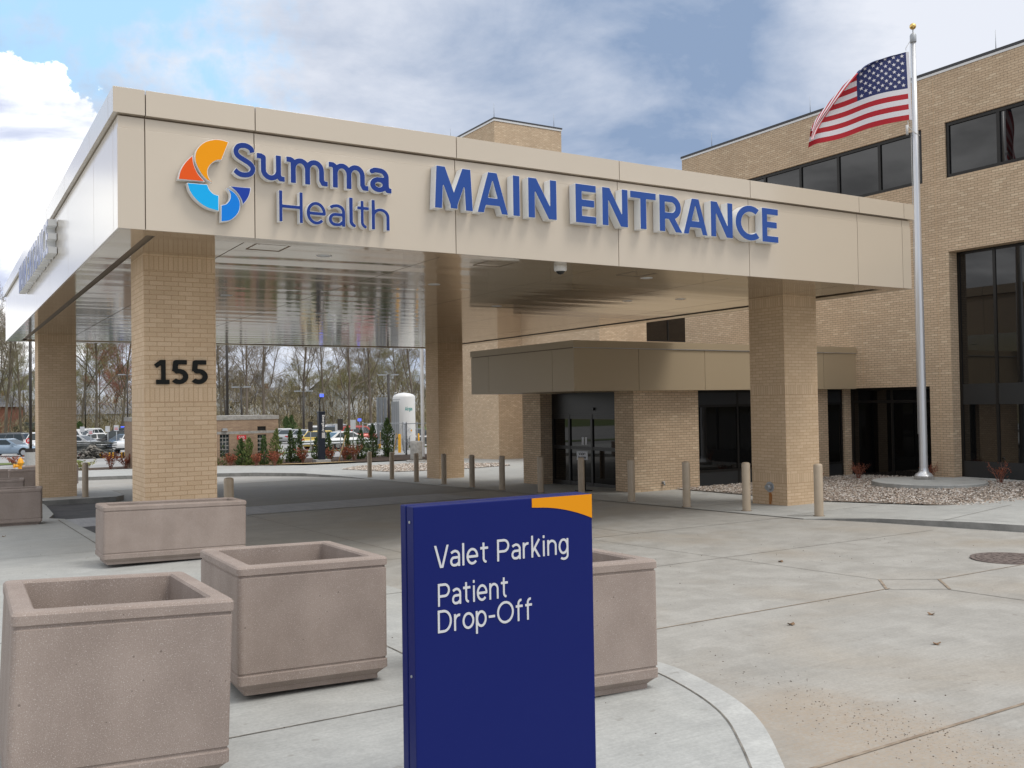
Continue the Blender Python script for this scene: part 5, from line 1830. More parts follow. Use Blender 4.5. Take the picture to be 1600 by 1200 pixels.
m_ = MB(); m_.box(13.93, 14.42, hy0 - .012, hy0 - .004, .52, .745); m_.add([(14.03, hy0 - .012, .52), (14.33, hy0 - .012, .52), (14.26, hy0 - .012, .27), (14.10, hy0 - .012, .27), (14.03, hy0 - .004, .52), (14.33, hy0 - .004, .52), (14.26, hy0 - .004, .27), (14.10, hy0 - .004, .27)], [(0, 3, 2, 1), (0, 4, 7, 3), (1, 2, 6, 5), (3, 7, 6, 2)])
m_.build('board', 'sign_red', gs)
m_ = MB(); flat_word(m_, 'GAS', 14.01, 14.34, .57, .13, lambda u, z: (u, hy0 - .0145, z), (0, -1, 0), .17, .001)
m_.quad((14.07, hy0 - .0145, .47), (14.07, hy0 - .0145, .30), (14.13, hy0 - .0145, .30), (14.13, hy0 - .0145, .47)); m_.quad((14.13, hy0 - .0145, .34), (14.13, hy0 - .0145, .30), (14.2, hy0 - .0145, .30), (14.2, hy0 - .0145, .34))
m_.quad((14.16, hy0 - .0145, .50), (14.16, hy0 - .0145, .46), (14.36, hy0 - .0145, .46), (14.36, hy0 - .0145, .50))
m_.build('lettering', 'white_paint', gs)

# emergency call post
ex, ey = 18.40, 51.0; ez = gz(ey)
em = thing('emergency_post', 'tall dark blue emergency call post lettered Emergency 4 with a lit blue lamp', 'call post', (ex, ey, ez))
m_ = MB(); m_.box(ex - .42, ex + .42, ey - .35, ey + .35, ez - .1, ez + .22); m_.build('plinth', 'curb_concrete', em)
m_ = MB(); m_.box(ex - .18, ex + .18, ey - .15, ey + .15, ez + .22, ez + 2.80); m_.box(ex - .20, ex + .20, ey - .17, ey + .17, ez + 2.80, ez + 2.90); m_.build('body', 'tower_blue', em, bevel=.015)
m_ = MB(); m_.tube([(ex - .08, ey, ez + 2.9), (ex - .08, ey, ez + 3.5), (ex - .05, ey, ez + 3.62), (ex + .04, ey, ez + 3.68), (ex + .08, ey, ez + 3.70)], .035, 8); m_.build('lamp_arm', 'tower_blue', em)
m_ = MB(); m_.box(ex - .04, ex + .15, ey - .08, ey + .08, ez + 3.70, ez + 3.86); lb_ = m_.build('blue_lamp', 'blue_lamp', em, bevel=.02)
m_ = MB(); m_.box(ex - .05, ex + .16, ey - .09, ey + .09, ez + 3.865, ez + 3.92); m_.build('lamp_cap', 'galvanised', lb_)
m_ = MB(); m_.box(ex - .02, ex + .16, ey - .158, ey - .151, ez + 1.42, ez + 1.72); m_.build('call_panel', 'aluminium', em)
m_ = MB()
flat_word(m_, 'Emergency', 0, .95, -.06, .15, lambda u, z: (ex + .07 + z, ey - .1525, ez + 2.70 - u), (0, -1, 0), .20, .001)
m2 = MB(); m2.v = m_.v; m2.f = [f[::-1] for f in m_.f] if False else m_.f; m2.m = m_.m; m2.sm = m_.sm
lp = outline('4', .2); mp, _ = fit_map(lp, ex - .03, ex + .13, ez + 1.77, .16, lambda u, z: (u, ey - .1525, z))
m4 = solid(lp, mp, .001, (0, -1, 0), back=False); m2.add(m4.v, m4.f)
m2.build('lettering', 'white_paint', em)

# liquid gas tank, finned vaporisers and their yard
tp_ = at(631, 74.5)
tz = gz(tp_.y)
tank = thing('gas_tank', 'tall white liquid gas tank lettered Airgas behind the chain link fence', 'tank', (tp_.x, tp_.y, tz))
m_ = MB(); m_.lathe([(0, .3), (.5, .32), (.82, .5), (.86, .75), (.86, 4.08), (.84, 4.18), (.70, 4.30), (.4, 4.40), (0, 4.45)], tuple((tp_.x, tp_.y, tz)), 32); m_.build('shell', 'white_paint', tank)
for k in range(4):
    a_ = .8 + 1.5708 * k
    m_ = MB(); m_.box(tp_.x + .75 * math.cos(a_) - .07, tp_.x + .75 * math.cos(a_) + .07, tp_.y + .75 * math.sin(a_) - .07, tp_.y + .75 * math.sin(a_) + .07, tz - .05, tz + .6); m_.build('leg', 'white_paint', tank)
nv = (EYE - tp_); nv.z = 0; nv.normalize(); rtv = Vector((-nv.y, nv.x, 0))
def cyl(u, z, r_=.866):
    a_ = u / r_
    return Vector((tp_.x, tp_.y, tz)) + (nv * math.cos(a_) + rtv * math.sin(a_)) * r_ + Vector((0, 0, z))
m_ = MB(); flat_word(m_, 'Airgas', .06, .72, 3.05, .28, cyl, nv, .19, .001); m_.build('lettering', 'teal', tank)
m_ = MB(); q0 = .44
for (du, dz_, mi) in ((0, .14, 0), (.14, 0, 1), (0, -.14, 0), (-.14, 0, 0)):
    m_.quad(cyl(q0 + du - .1, 1.5 + dz_, .868), cyl(q0 + du, 1.5 + dz_ - .1, .868), cyl(q0 + du + .1, 1.5 + dz_, .868), cyl(q0 + du, 1.5 + dz_ + .1, .868), mi)
m_.build('hazard_diamond', ['sign_white', 'safety_yellow'], tank)
m_ = MB()
for du, z0, z1 in ((.1, .4, 1.0), (.25, .35, .85), (-.15, .4, .9), (.4, .35, 1.05)): m_.tube([cyl(du, z0, .98), cyl(du, z1, 1.0), cyl(du + .1, z1 + .05, .95)], .04, 6)
m_.build('pipework', 'galvanised', tank)
m_ = MB(); m_.tube([cyl(-.85, 4.25, .72), cyl(-.86, 4.45, .80), cyl(-.8, 4.46, .6)], .03, 6); m_.build('vent', 'white_paint', tank)


def fins(label, px, D, w_, h, n):
    P = at(px, D)
    root = thing('vaporizer', label, 'vaporizer', tuple(P), YAW * -1, 'finned vaporizers by the tank')
    for k in range(n):
        m_ = MB(); x = (k - (n - 1) / 2) * w_ / n
        m_.box(x - w_ / n * .44, x + w_ / n * .44, -.02, .02, .5, h); m_.box(x - .02, x + .02, -w_ / n * .44, w_ / n * .44, .5, h)
        for a_ in (.785, 2.356): m_.obox((x, 0, (h + .5) / 2), Vector((math.cos(a_), math.sin(a_), 0)) * w_ / n * .44, Vector((-math.sin(a_), math.cos(a_), 0)) * .012, (0, 0, (h - .5) / 2))
        m_.tube([(x, 0, h), (x, 0, h + .12), (x + .07, 0, h + .2), (x + .14, 0, h + .12)], .03, 6)
        t_ = m_.build('finned_tube', 'galvanised', None)
        t_.parent = root
    m_ = MB(); m_.box(-w_ / 2, w_ / 2, -.2, .2, -.05, .1); m_.box(-w_ / 2, -w_ / 2 + .06, -.1, .1, .1, .5); m_.box(w_ / 2 - .06, w_ / 2, -.1, .1, .1, .5); t_ = m_.build('stand', 'galvanised', None); t_.parent = root
    return root


fins('three tall pale finned vaporizer tubes left of the white tank', 596, 74, .85, 4.1, 3)
fins('darker finned vaporizer tubes close against the left side of the white tank', 617, 73, .62, 3.75, 4)

# chain link fence round the yard
fa, fb, fc, fd_ = at(566, 75), at(629, 70.5), at(634, 62), at(668, 61)
fr_ = thing('chain_link_fence', 'grey chain link fence with top rails round the tank yard', 'fence', tuple(at(634, 66)))
def fence_run(a, b, n, h=2.1):
    m_ = MB()
    m_.tube([a + UP * h, b + UP * h], .03, 6); m_.build('rail', 'galvanised', fr_)
    m_ = MB(); m_.tube([a + UP * (h * .42), b + UP * (h * .42)], .022, 6); m_.build('rail', 'galvanised', fr_)
    for k in range(n + 1):
        p = a.lerp(b, k / n); m_ = MB(); m_.tube([p - UP * .1, p + UP * (h + .1)], .04, 6); m_.build('post', 'galvanised', fr_)
    m_ = MB(); ln = (b - a).length; st = .22; q = int(ln / st)
    for k in range(q):
        p = a.lerp(b, k / q); e = a.lerp(b, min(1, (k + 9) / q)); e2 = a.lerp(b, max(0, (k - 9) / q))
        m_.tube([p + UP * .05, e + UP * (h - .02)], .003, 3, cap=False); m_.tube([p + UP * .05, e2 + UP * (h - .02)], .003, 3, cap=False)
    m_.build('mesh_panel', 'galvanised', fr_)
fence_run(fa, fb, 3); fence_run(fb, fc, 3); fence_run(fc, fd_, 2)


def yellow_post(px, D, lab, h=1.35):
    P = at(px, D)
    m_ = MB(); m_.lathe([(.11, -.1), (.11, h - .04), (.08, h), (0, h + .01)], tuple(P), 14)
    tag(m_.build('safety_bollard', 'safety_yellow', loc=tuple(P)), lab, 'bollard', 'yellow bollards by the tank yard')
yellow_post(592, 76, 'yellow bollard left of the white tank, behind the largest shrub'); yellow_post(623, 68.5, 'yellow bollard in front of the white tank'); yellow_post(652, 69, 'yellow bollard right of the white tank')
# stone urn and bench slab by the pebbles
sp_ = at(649, 51.5)
ur = thing('stone_urn', 'rough grey stone litter urn on a round slab beside the far right pillar', 'urn', (sp_.x, sp_.y, sp_.z))
m_ = MB(); m_.lathe([(0, .10), (.30, .10), (.33, .2), (.32, .6), (.34, 1.05), (.30, 1.12), (.22, 1.13), (.2, 1.0), (0, .98)], tuple(sp_), 20); m_.build('bowl', 'stone', ur)
m_ = MB(); m_.lathe([(.55, -.05), (.56, .06), (.52, .10), (0, .10)], tuple(sp_), 24); m_.build('slab', 'stone', ur)
# white mast right of the tank
mp_ = at(659.5, 58)
m_ = MB(); m_.lathe([(.11, 0), (.10, 8), (.09, 12), (0, 12.02)], tuple(mp_), 12)
tag(m_.build('white_mast', 'white_paint', loc=tuple(mp_)), 'slender white mast just left of the far right pillar', 'mast')
# wooden tree stakes
for px, D, tilt, lab in [(527, 52.5, .45, 'leaning wooden tree stake right of the emergency post'), (612, 53.5, .25, 'wooden tree stake beside the largest evergreen shrub')]:
    P = at(px, D); m_ = MB(); m_.tube([P, P + Vector((tilt, 0, 1.55))], .03, 5)
    tag(m_.build('tree_stake', 'straw', loc=tuple(P)), lab, 'stake', 'wooden tree stakes')

# guard rail
ga, gb_ = at(463, 74.5), at(590, 78)
grl = thing('guard_rail', 'galvanised guard rail running along the car park edge behind the shrubs', 'guard rail', tuple(ga.lerp(gb_, .5)))
m_ = MB(); dn = (gb_ - ga).normalized(); nn = Vector((dn.y, -dn.x, 0))
for dz_, o_ in ((.50, 0), (.58, .05), (.66, 0), (.74, .05), (.82, 0)): pass
pf = [(.50, .0), (.57, .06), (.64, .0), (.70, .0), (.77, .06), (.84, 0)]
for (z0, o0), (z1, o1) in zip(pf[:-1], pf[1:]):
    m_.quad(ga + nn * o0 + UP * z0, gb_ + nn * o0 + UP * z0, gb_ + nn * o1 + UP * z1, ga + nn * o1 + UP * z1)
m_.build('beam', 'galvanised', grl)
for k in range(8):
    p = ga.lerp(gb_, (k + .5) / 8) - nn * .1; m_ = MB(); m_.box(p.x - .06, p.x + .06, p.y - .06, p.y + .06, p.z - .1, p.z + .8); m_.build('post', 'bark', grl)


# ------------------------------------------------------------------ lamp posts and signs
def lamp_post(label, px, D, h, dbl=True, base=True, group='car park lamp posts', thick=.08):
    P = at(px, D)
    root = thing('lamp_post', label, 'lamp post', tuple(P), -YAW, group)
    m_ = MB()
    if base:
        m_.lathe([(.33, -.1), (.33, 1.0), (0, 1.0)], n=18, smooth=False); b_ = m_.build('concrete_base', 'curb_concrete', None); b_.parent = root; m_ = MB()
        m_.box(-.22, .22, -.22, .22, 1.0, 1.22); b_ = m_.build('base_cover', 'pole_bronze', None); b_.parent = root; m_ = MB()
    m_.tube([(0, 0, .0), (0, 0, h)], thick, 8); b_ = m_.build('pole', 'pole_bronze', None); b_.parent = root
    for s_ in ((-1, 1) if dbl else (1,)):
        m_ = MB(); m_.tube([(0, 0, h - .08), (.35 * s_, 0, h - .05)], .03, 6); m_.box(min(.3 * s_, .95 * s_), max(.3 * s_, .95 * s_), -.2, .2, h - .08, h + .03)
        b_ = m_.build('lamp_head', 'galvanised', None); b_.parent = root
    return root


lp0 = lamp_post('tall dark bronze lamp post on a concrete base left of the far left pillar', 47.5, 56, 9.3, thick=.085)
lamp_post('dark lamp post left of pillar 155, over the parked cars', 199, 104, 7.6, base=False)
lamp_post('farther double-headed lamp post between the two left pillars', 133, 150, 6.6, base=False, thick=.12)
lamp_post('tall dark pole rising just right of pillar 155', 355, 78, 12.5, base=False, thick=.11)
lamp_post('blue-grey lamp post above the brick hut roof', 377, 98, 5.9, base=False, thick=.10)
lamp_post('double-headed lamp post above the yellow car', 474, 100, 5.4, base=False, thick=.10)
lamp_post('double-headed lamp post left of the white tank', 607, 92, 6.6, base=False, thick=.12)
lamp_post('far single lamp post at the left edge of the hut roof', 352, 150, 5.1, False, base=False, thick=.12)


def panel_sign(label, px, D, h, col, w_=.45, ph=.6, txt=None, group='signs along the car park', back=False):
    P = at(px, D)
    root = thing('parking_sign', label, 'sign', tuple(P), -YAW, group)
    m_ = MB(); m_.tube([(0, 0, -.05), (0, 0, h)], .035, 6); b_ = m_.build('post', 'galvanised', None); b_.parent = root
    m_ = MB(); m_.box(-w_ / 2, w_ / 2, -.06, -.04, h - ph, h); b_ = m_.build('board', col, None); b_.parent = root
    if txt:
        m_ = MB(); m_.box(-w_ / 2 + .06, w_ / 2 - .06, -.064, -.061, h - ph * .55, h - ph * .45); m_.box(-w_ / 2 + .06, w_ / 2 - .06, -.064, -.061, h - ph * .8, h - ph * .7); c_ = m_.build('print', txt, None); c_.parent = b_
    return root


panel_sign('grey back of a sign at the left of the emergency post', 484.5, 72, 2.35, 'pole_bronze', .35, .75)
panel_sign('dark sign back between the evergreen shrubs right of the emergency post', 531, 73, 2.5, 'pole_bronze', .42, .85)
panel_sign('white parking sign before the red vehicle', 551, 76, 2.4, 'sign_white', .42, .75)
panel_sign('small white parking sign left of the dark sign back', 526.5, 80, 2.0, 'sign_white', .38, .6)
panel_sign('white parking sign right of the stacked lumber', 168, 82, 2.25, 'sign_white', .38, .5)
panel_sign('white and red notice sign near pillar 155', 181.5, 84, 2.3, 'sign_white', .42, .5, 'sign_red')
panel_sign('white notice with red print among the cars between the left pillars', 141.5, 84, 2.0, 'sign_white', .42, .5, 'sign_red')
panel_sign('plain white sign beside the lumber stack, left of the red-print notice', 128.5, 88, 2.2, 'sign_white', .42, .5)
P = at(44.5, 66); ps = thing('round_sign', 'round red parking sign with a white letter P beside the lamp post', 'sign', tuple(P), -YAW)
m_ = MB(); m_.tube([(0, 0, 0), (0, 0, 1.5)], .03, 6); b_ = m_.build('post', 'galvanised', None); b_.parent = ps
m_ = MB(); m_.tube([(0, -.04, 1.45), (0, -.06, 1.45)], .19, 20); b_ = m_.build('board', 'sign_red', None); b_.parent = ps
m_ = MB(); lpp = outline('P', .2); mp, _ = fit_map(lpp, -.06, .08, 1.36, .19, lambda u, z: (u, -.063, z)); m4 = solid(lpp, mp, .001, (0, -1, 0), back=False); m_.add(m4.v, m4.f); c_ = m_.build('print', 'white_paint', None); c_.parent = b_
# second call post far off
P = at(561, 88); e2 = thing('emergency_post', 'distant emergency call post with a small blue lamp above the red vehicle', 'call post', tuple(P), -YAW)
m_ = MB(); m_.box(-.15, .15, -.15, .15, -.05, 1.7); b_ = m_.build('body', 'tower_blue', None); b_.parent = e2
m_ = MB(); m_.tube([(0, 0, 1.7), (0, 0, 2.2)], .04, 6); b_ = m_.build('lamp_arm', 'galvanised', None); b_.parent = e2
m_ = MB(); m_.box(-.14, .14, -.1, .1, 2.2, 2.42); b_ = m_.build('blue_lamp', 'blue_lamp', None); b_.parent = e2
P = at(191, 112); e3 = thing('emergency_post', 'distant emergency call post with a blue lamp beside pillar 155', 'call post', tuple(P), -YAW)
m_ = MB(); m_.box(-.2, .2, -.15, .15, -.05, 1.6); b_ = m_.build('body', 'galvanised', None); b_.parent = e3
m_ = MB(); m_.box(-.16, .16, -.1, .1, 1.6, 1.8); b_ = m_.build('blue_lamp', 'blue_lamp', None); b_.parent = e3

# fire hydrant
hx, hy = 3.45, 50.6; hz = wz(hy)
hd = thing('fire_hydrant', 'bright yellow fire hydrant beyond the row of planters at left', 'hydrant', (hx, hy, hz))
m_ = MB(); m_.lathe([(.16, 0), (.16, .05), (.11, .06), (.11, .52), (.15, .53), (.15, .57), (.125, .60), (.115, .68), (.07, .75), (.03, .77), (.03, .82), (0, .82)], (hx, hy, hz), 16); m_.build('barrel', 'hydrant_yellow', hd)
m_ = MB(); m_.tube([(hx - .27, hy - .08, hz + .42), (hx + .0, hy, hz + .42)], [.075, .07], 10); m_.tube([(hx - .30, hy - .09, hz + .42), (hx - .25, hy - .075, hz + .42)], .095, 8); m_.build('nozzle', 'hydrant_yellow', hd)


# ------------------------------------------------------------------ cars
def make_car(kind, paint):
    root = local_thing('parked_car', 'car', 'car', 'cars in the car park')
    L, Wd = dict(sedan=(4.8, 1.8), suv=(4.7, 1.88), hatch=(4.2, 1.76), pickup=(5.5, 1.95))[kind]
    hw = Wd / 2
    belt = dict(sedan=.92, suv=1.08, hatch=.98, pickup=1.10)[kind]
    roof = dict(sedan=1.43, suv=1.74, hatch=1.52, pickup=1.82)[kind]
    lo = .24 if kind in ('sedan', 'hatch') else .34
    nose = belt - (.20 if kind != 'pickup' else .08)
    tail = belt - .02
    st = [(-L / 2, .50, nose - .22, .80), (-L / 2 + .08, lo + .06, nose - .10, .92), (-L / 2 + .35, lo, nose - .02, .985), (-L * .22, lo, belt - .03, 1.0), (-L * .10, lo, belt, 1.0), (L * .15, lo, belt + .02, 1.0), (L * .33, lo, belt + .02, 1.0),
          (L / 2 - .30, lo, tail, .99), (L / 2 - .06, lo + .06, tail - .06, .93), (L / 2, .50, tail - .20, .84)]
    vs = []
    for x, z0, z1, k in st:
        w_ = hw * k
        zm = z0 + (z1 - z0) * .62
        ring = [(-w_ * .90, z0), (-w_, z0 + (z1 - z0) * .22), (-w_, zm), (-w_ * .93, z1 - .015), (-w_ * .82, z1), (w_ * .82, z1), (w_ * .93, z1 - .015), (w_, zm), (w_, z0 + (z1 - z0) * .22), (w_ * .90, z0)]
        vs += [(x, y, z) for y, z in ring]
    n = 10; fs = []
    for i in range(len(st) - 1):
        for k in range(n): fs.append((i * n + k, (i + 1) * n + k, (i + 1) * n + (k + 1) % n, i * n + (k + 1) % n))
    fs.append(tuple(range(n))); fs.append(tuple((len(st) - 1) * n + k for k in range(n))[::-1])
    mb = MB(); mb.add(vs, fs, 0, True)
    # cabin
    c = dict(sedan=(-.20, -.02, .27, .42), suv=(-.20, -.07, .40, .485), hatch=(-.22, -.06, .33, .475), pickup=(-.16, -.06, .14, .17))[kind]
    xa, xb, xc, xd = [L * q for q in c]
    wb, wt = hw * .90, hw * .74
    def cab(off=0.0): return [(xa - off, -wb, belt - .02), (xd + off, -wb, belt - .02), (xd + off, wb, belt - .02), (xa - off, wb, belt - .02), (xb, -wt, roof - .05), (xc, -wt, roof - .05), (xc, wt, roof - .05), (xb, wt, roof - .05),
                                (xb + .18, -wt * .86, roof), (xc - .18, -wt * .86, roof), (xc - .18, wt * .86, roof), (xb + .18, wt * .86, roof)]
    mb.add(cab(), [(0, 1, 5, 4), (1, 2, 6, 5), (2, 3, 7, 6), (3, 0, 4, 7), (4, 5, 9, 8), (5, 6, 10, 9), (6, 7, 11, 10), (7, 4, 8, 11), (8, 9, 10, 11)], 0, False)
    if kind == 'pickup':
        mb.box(L * .18, L / 2 - .06, -hw * .98, -hw * .88, belt - .05, belt + .08); mb.box(L * .18, L / 2 - .06, hw * .88, hw * .98, belt - .05, belt + .08); mb.box(L / 2 - .12, L / 2 - .04, -hw * .88, hw * .88, belt - .1, belt + .08)
    if kind == 'suv':
        for y in (-wt * .8, wt * .8): mb.tube([(xb + .2, y, roof + .04), (xc - .2, y, roof + .04)], .02, 5)
    for s_ in (-1, 1): mb.box(xa + .28, xa + .45, *(sorted((s_ * (hw - .02), s_ * (hw + .15)))), belt - .02, belt + .13)
    mb.build('body', 'car_' + paint, root)
    # glass, 6 mm proud of the cabin
    C_ = cab()
    def pane(name, a, b, c_, d, m0, m1):
        A, B, Cc, D = (Vector(C_[i]) for i in (a, b, c_, d))
        nn_ = (B - A).cross(D - A).normalized()
        ctr = (A + B + Cc + D) / 4
        if nn_.dot(ctr - Vector((0, 0, belt + .2))) < 0: nn_ = -nn_
        g_ = MB()
        q = lambda u, v: (A.lerp(B, u).lerp(D.lerp(Cc, u), v)) + nn_ * .006
        g_.quad(q(m0, .12), q(m1, .12), q(m1, .93), q(m0, .93))
        return g_
    mm = MB()
    for g_ in (pane('w', 3, 0, 4, 7, .05, .95), pane('w', 1, 2, 6, 5, .06, .94)): mm.add(g_.v, g_.f)
    if kind != 'pickup': spans = ((.10, .46), (.50, .90)) if kind != 'suv' else ((.08, .36), (.39, .64), (.67, .93))
    else: spans = ((.12, .5), (.55, .9))
    for m0, m1 in spans:
        for ids in ((0, 1, 5, 4), (3, 2, 6, 7)): g_ = pane('w', *ids, m0, m1); mm.add(g_.v, g_.f)
    mm.build('windows', 'car_glass', root)
    rw = .33 if kind in ('sedan', 'hatch') else .38
    for x in (-L * .31, L * .30):
        for s_ in (-1, 1):
            y0, y1 = s_ * (hw - .22), s_ * (hw + .012)
            m_ = MB(); m_.tube([(x, y0, rw), (x, y1, rw)], rw, 18); t_ = m_.build('wheel', 'tyre', root)
            m_ = MB(); m_.tube([(x, y1 - s_ * .02, rw), (x, y1 + s_ * .006, rw)], rw * .62, 10); m_.build('rim', 'rim', t_)
            m_ = MB()
            arch = [(x + (rw + .07) * math.cos(R(a_)), rw + (rw + .07) * math.sin(R(a_))) for a_ in range(0, 181, 20)]
            m_.add([(x, s_ * (hw + .003), rw)] + [(px_, s_ * (hw + .003), pz_) for px_, pz_ in arch], [((0, k + 1, k + 2) if s_ < 0 else (0, k + 2, k + 1)) for k in range(len(arch) - 1)]); m_.build('wheel_arch', 'black_metal', root)
    for s_ in (-1, 1):
        a_, b_ = sorted((s_ * hw * .48, s_ * hw * .86))
        m_ = MB(); m_.box(-L / 2 + .02, -L / 2 + .14, a_, b_, nose - .20, nose - .07); m_.build('headlight', 'head_lamp', root)
        a_, b_ = sorted((s_ * hw * .58, s_ * hw * .90))
        m_ = MB(); m_.box(L / 2 - .12, L / 2 - .005, a_, b_, tail - .27, tail - .08); m_.build('taillight', 'tail_red', root)
    m_ = MB(); m_.box(L / 2 + .001, L / 2 + .012, -.26, .26, tail - .38, tail - .24); m_.box(-L / 2 - .012, -L / 2 - .001, -.6, .6, .36, .48); m_.build('number_plate', 'black_metal', root)
    return root


# heading: 0 = nose towards the left of the picture; a car is placed at (pixel column, depth)
CARS = [('sedan', 'silver_blue', 16, 76.5, 180, 'silver-blue saloon parked side on at the left picture edge'),
        ('suv', 'grey', 8, 86, 0, 'dark grey car roof showing behind the silver-blue saloon'),
        ('hatch', 'white', 42, 90, 100, 'white car behind the lamp post at left'),
        ('pickup', 'white', 62, 82, 90, 'white truck half hidden by the far left pillar'),
        ('sedan', 'silver', 128, 86, 175, 'pale silver saloon behind the lumber stack'),
        ('suv', 'white', 124, 98, 170, 'white car in the back row just right of the far left pillar'),
        ('suv', 'white', 147, 104, 260, 'white car in the back row between the left pillars'),
        ('hatch', 'white', 160, 92, 205, 'white hatchback with red tail lamps beside the white sign'),
        ('suv', 'black', 177, 90, 20, 'black off-roader between the white hatchback and the blue car'),
        ('sedan', 'navy', 192, 88, 60, 'dark blue car facing the camera left of pillar 155'),
        ('suv', 'navy', 192, 106, 0, 'dark vehicle in the back row beside pillar 155'),
        ('pickup', 'white', 212, 80, 90, 'white truck front half hidden by pillar 155'),
        ('hatch', 'yellow', 504, 80, 250, 'yellow hatchback seen from behind between the shrubs'),
        ('sedan', 'white', 545, 79, 215, 'white saloon behind the guard rail, right of the yellow hatchback'),
        ('suv', 'white', 508, 94, 250, 'white car in the second row above the yellow hatchback'),
        ('sedan', 'silver', 480, 95, 255, 'silver car in the second row, left of the emergency post'),
        ('sedan', 'silver', 458, 98, 250, 'silver car in the second row just right of the hut'),
        ('suv', 'navy', 536, 92, 240, 'dark blue car in the second row left of the red vehicle'),
        ('suv', 'red', 566, 86, 200, 'red off-roader in the car park right of the white saloon'),
        ('pickup', 'white', 590, 96, 230, 'white car behind the red off-roader'),
        ('sedan', 'white', 446, 104, 250, 'white car at the far end of the row by the hut corner'),
        ('suv', 'silver', 530, 106, 240, 'silver car in the farthest row over the white saloon'),
        ('hatch', 'grey', 655, 80, 200, 'dark grey car right of the white tank behind the fence'),
        ('sedan', 'red', 604, 100, 200, 'red car in the back row left of the white tank'),
        ('suv', 'green', 37, 172, 0, 'dark green pickup far off by the white house')]
protos = {}
for kind, paint, px, D, deg, lab in CARS:
    P = at(px, D)
    if (kind, paint) in protos: o = copy_tree(protos[(kind, paint)])
    else: o = protos[(kind, paint)] = make_car(kind, paint)
    place(o, tuple(P + Vector((0, 0, .02))), R(deg) - YAW, lab)

# ------------------------------------------------------------------ heaps of building material at the road edge
random.seed(9)
P = at(136, 72.5)
ls = thing('lumber_stack', 'untidy stack of dark weathered boards at the road edge between the left pillars', 'lumber', tuple(P), -YAW)
for lay in range(9):
    for k in range(3):
        m_ = MB(); a_ = random.uniform(-.06, .06); ln = random.uniform(1.5, 2.05)
        m_.obox((random.uniform(-.25, .3), (k - 1) * .3 + random.uniform(-.05, .05), .10 + lay * .125), Vector((math.cos(a_), math.sin(a_), random.uniform(-.02, .02))) * ln, Vector((-math.sin(a_), math.cos(a_), 0)) * .14, (0, 0, .036))
        o = m_.build('board', 'lumber', None); o.parent = ls
P = at(144, 69.5)
Q = np.array([[random.gauss(0, .75), random.gauss(0, .4)] for _ in range(420)])
hts = np.maximum(0, 1.0 - np.abs(Q[:, 0]) / 1.5) * .95
rb = stones('rubble_heap', Q + np.array([[P.x, P.y]]), P.z + RNG.uniform(0, 1, len(Q)) * hts, .06, .20, 'rubble', .7, 'stuff')
for k, (px, lab) in enumerate([(160.5, 'black and yellow barrier block beside the rubble heap'), (175.5, 'black and yellow barrier block in the middle of the road edge'), (194, 'black and yellow barrier blocks heaped left of pillar 155'), (201, 'black and yellow barrier block right against pillar 155')]):
    P = at(px, 69.5)
    b = thing('barrier_block', lab, 'barrier', tuple(P), -YAW, 'black and yellow barrier blocks')
    m_ = MB(); m_.box(-.28, .28, -.2, .2, 0, .14); m_.box(-.2, .2, -.15, .15, .14, .3); m_.box(-.24, .16, -.18, .18, .3, .42); o = m_.build('block', 'black_metal', None); o.parent = b
    for z in (.03, .18, .33):
        m_ = MB(); m_.box(-.24 + z * .1, -.08, -.215, -.201, z, z + .09); m_.box(.05, .16, -.215, -.201, z, z + .09); o = m_.build('yellow_patch', 'safety_yellow', None); o.parent = b
P = at(122.5, 69); m_ = MB(); m_.lathe([(.0, .02), (.35, .02), (.4, .05), (.2, .22), (.05, .3), (0, .3)], tuple(P), 10)
tag(m_.build('orange_scrap', 'sign_red', loc=tuple(P)), 'crumpled orange plastic scrap beside the grey-tan bollard', 'scrap')


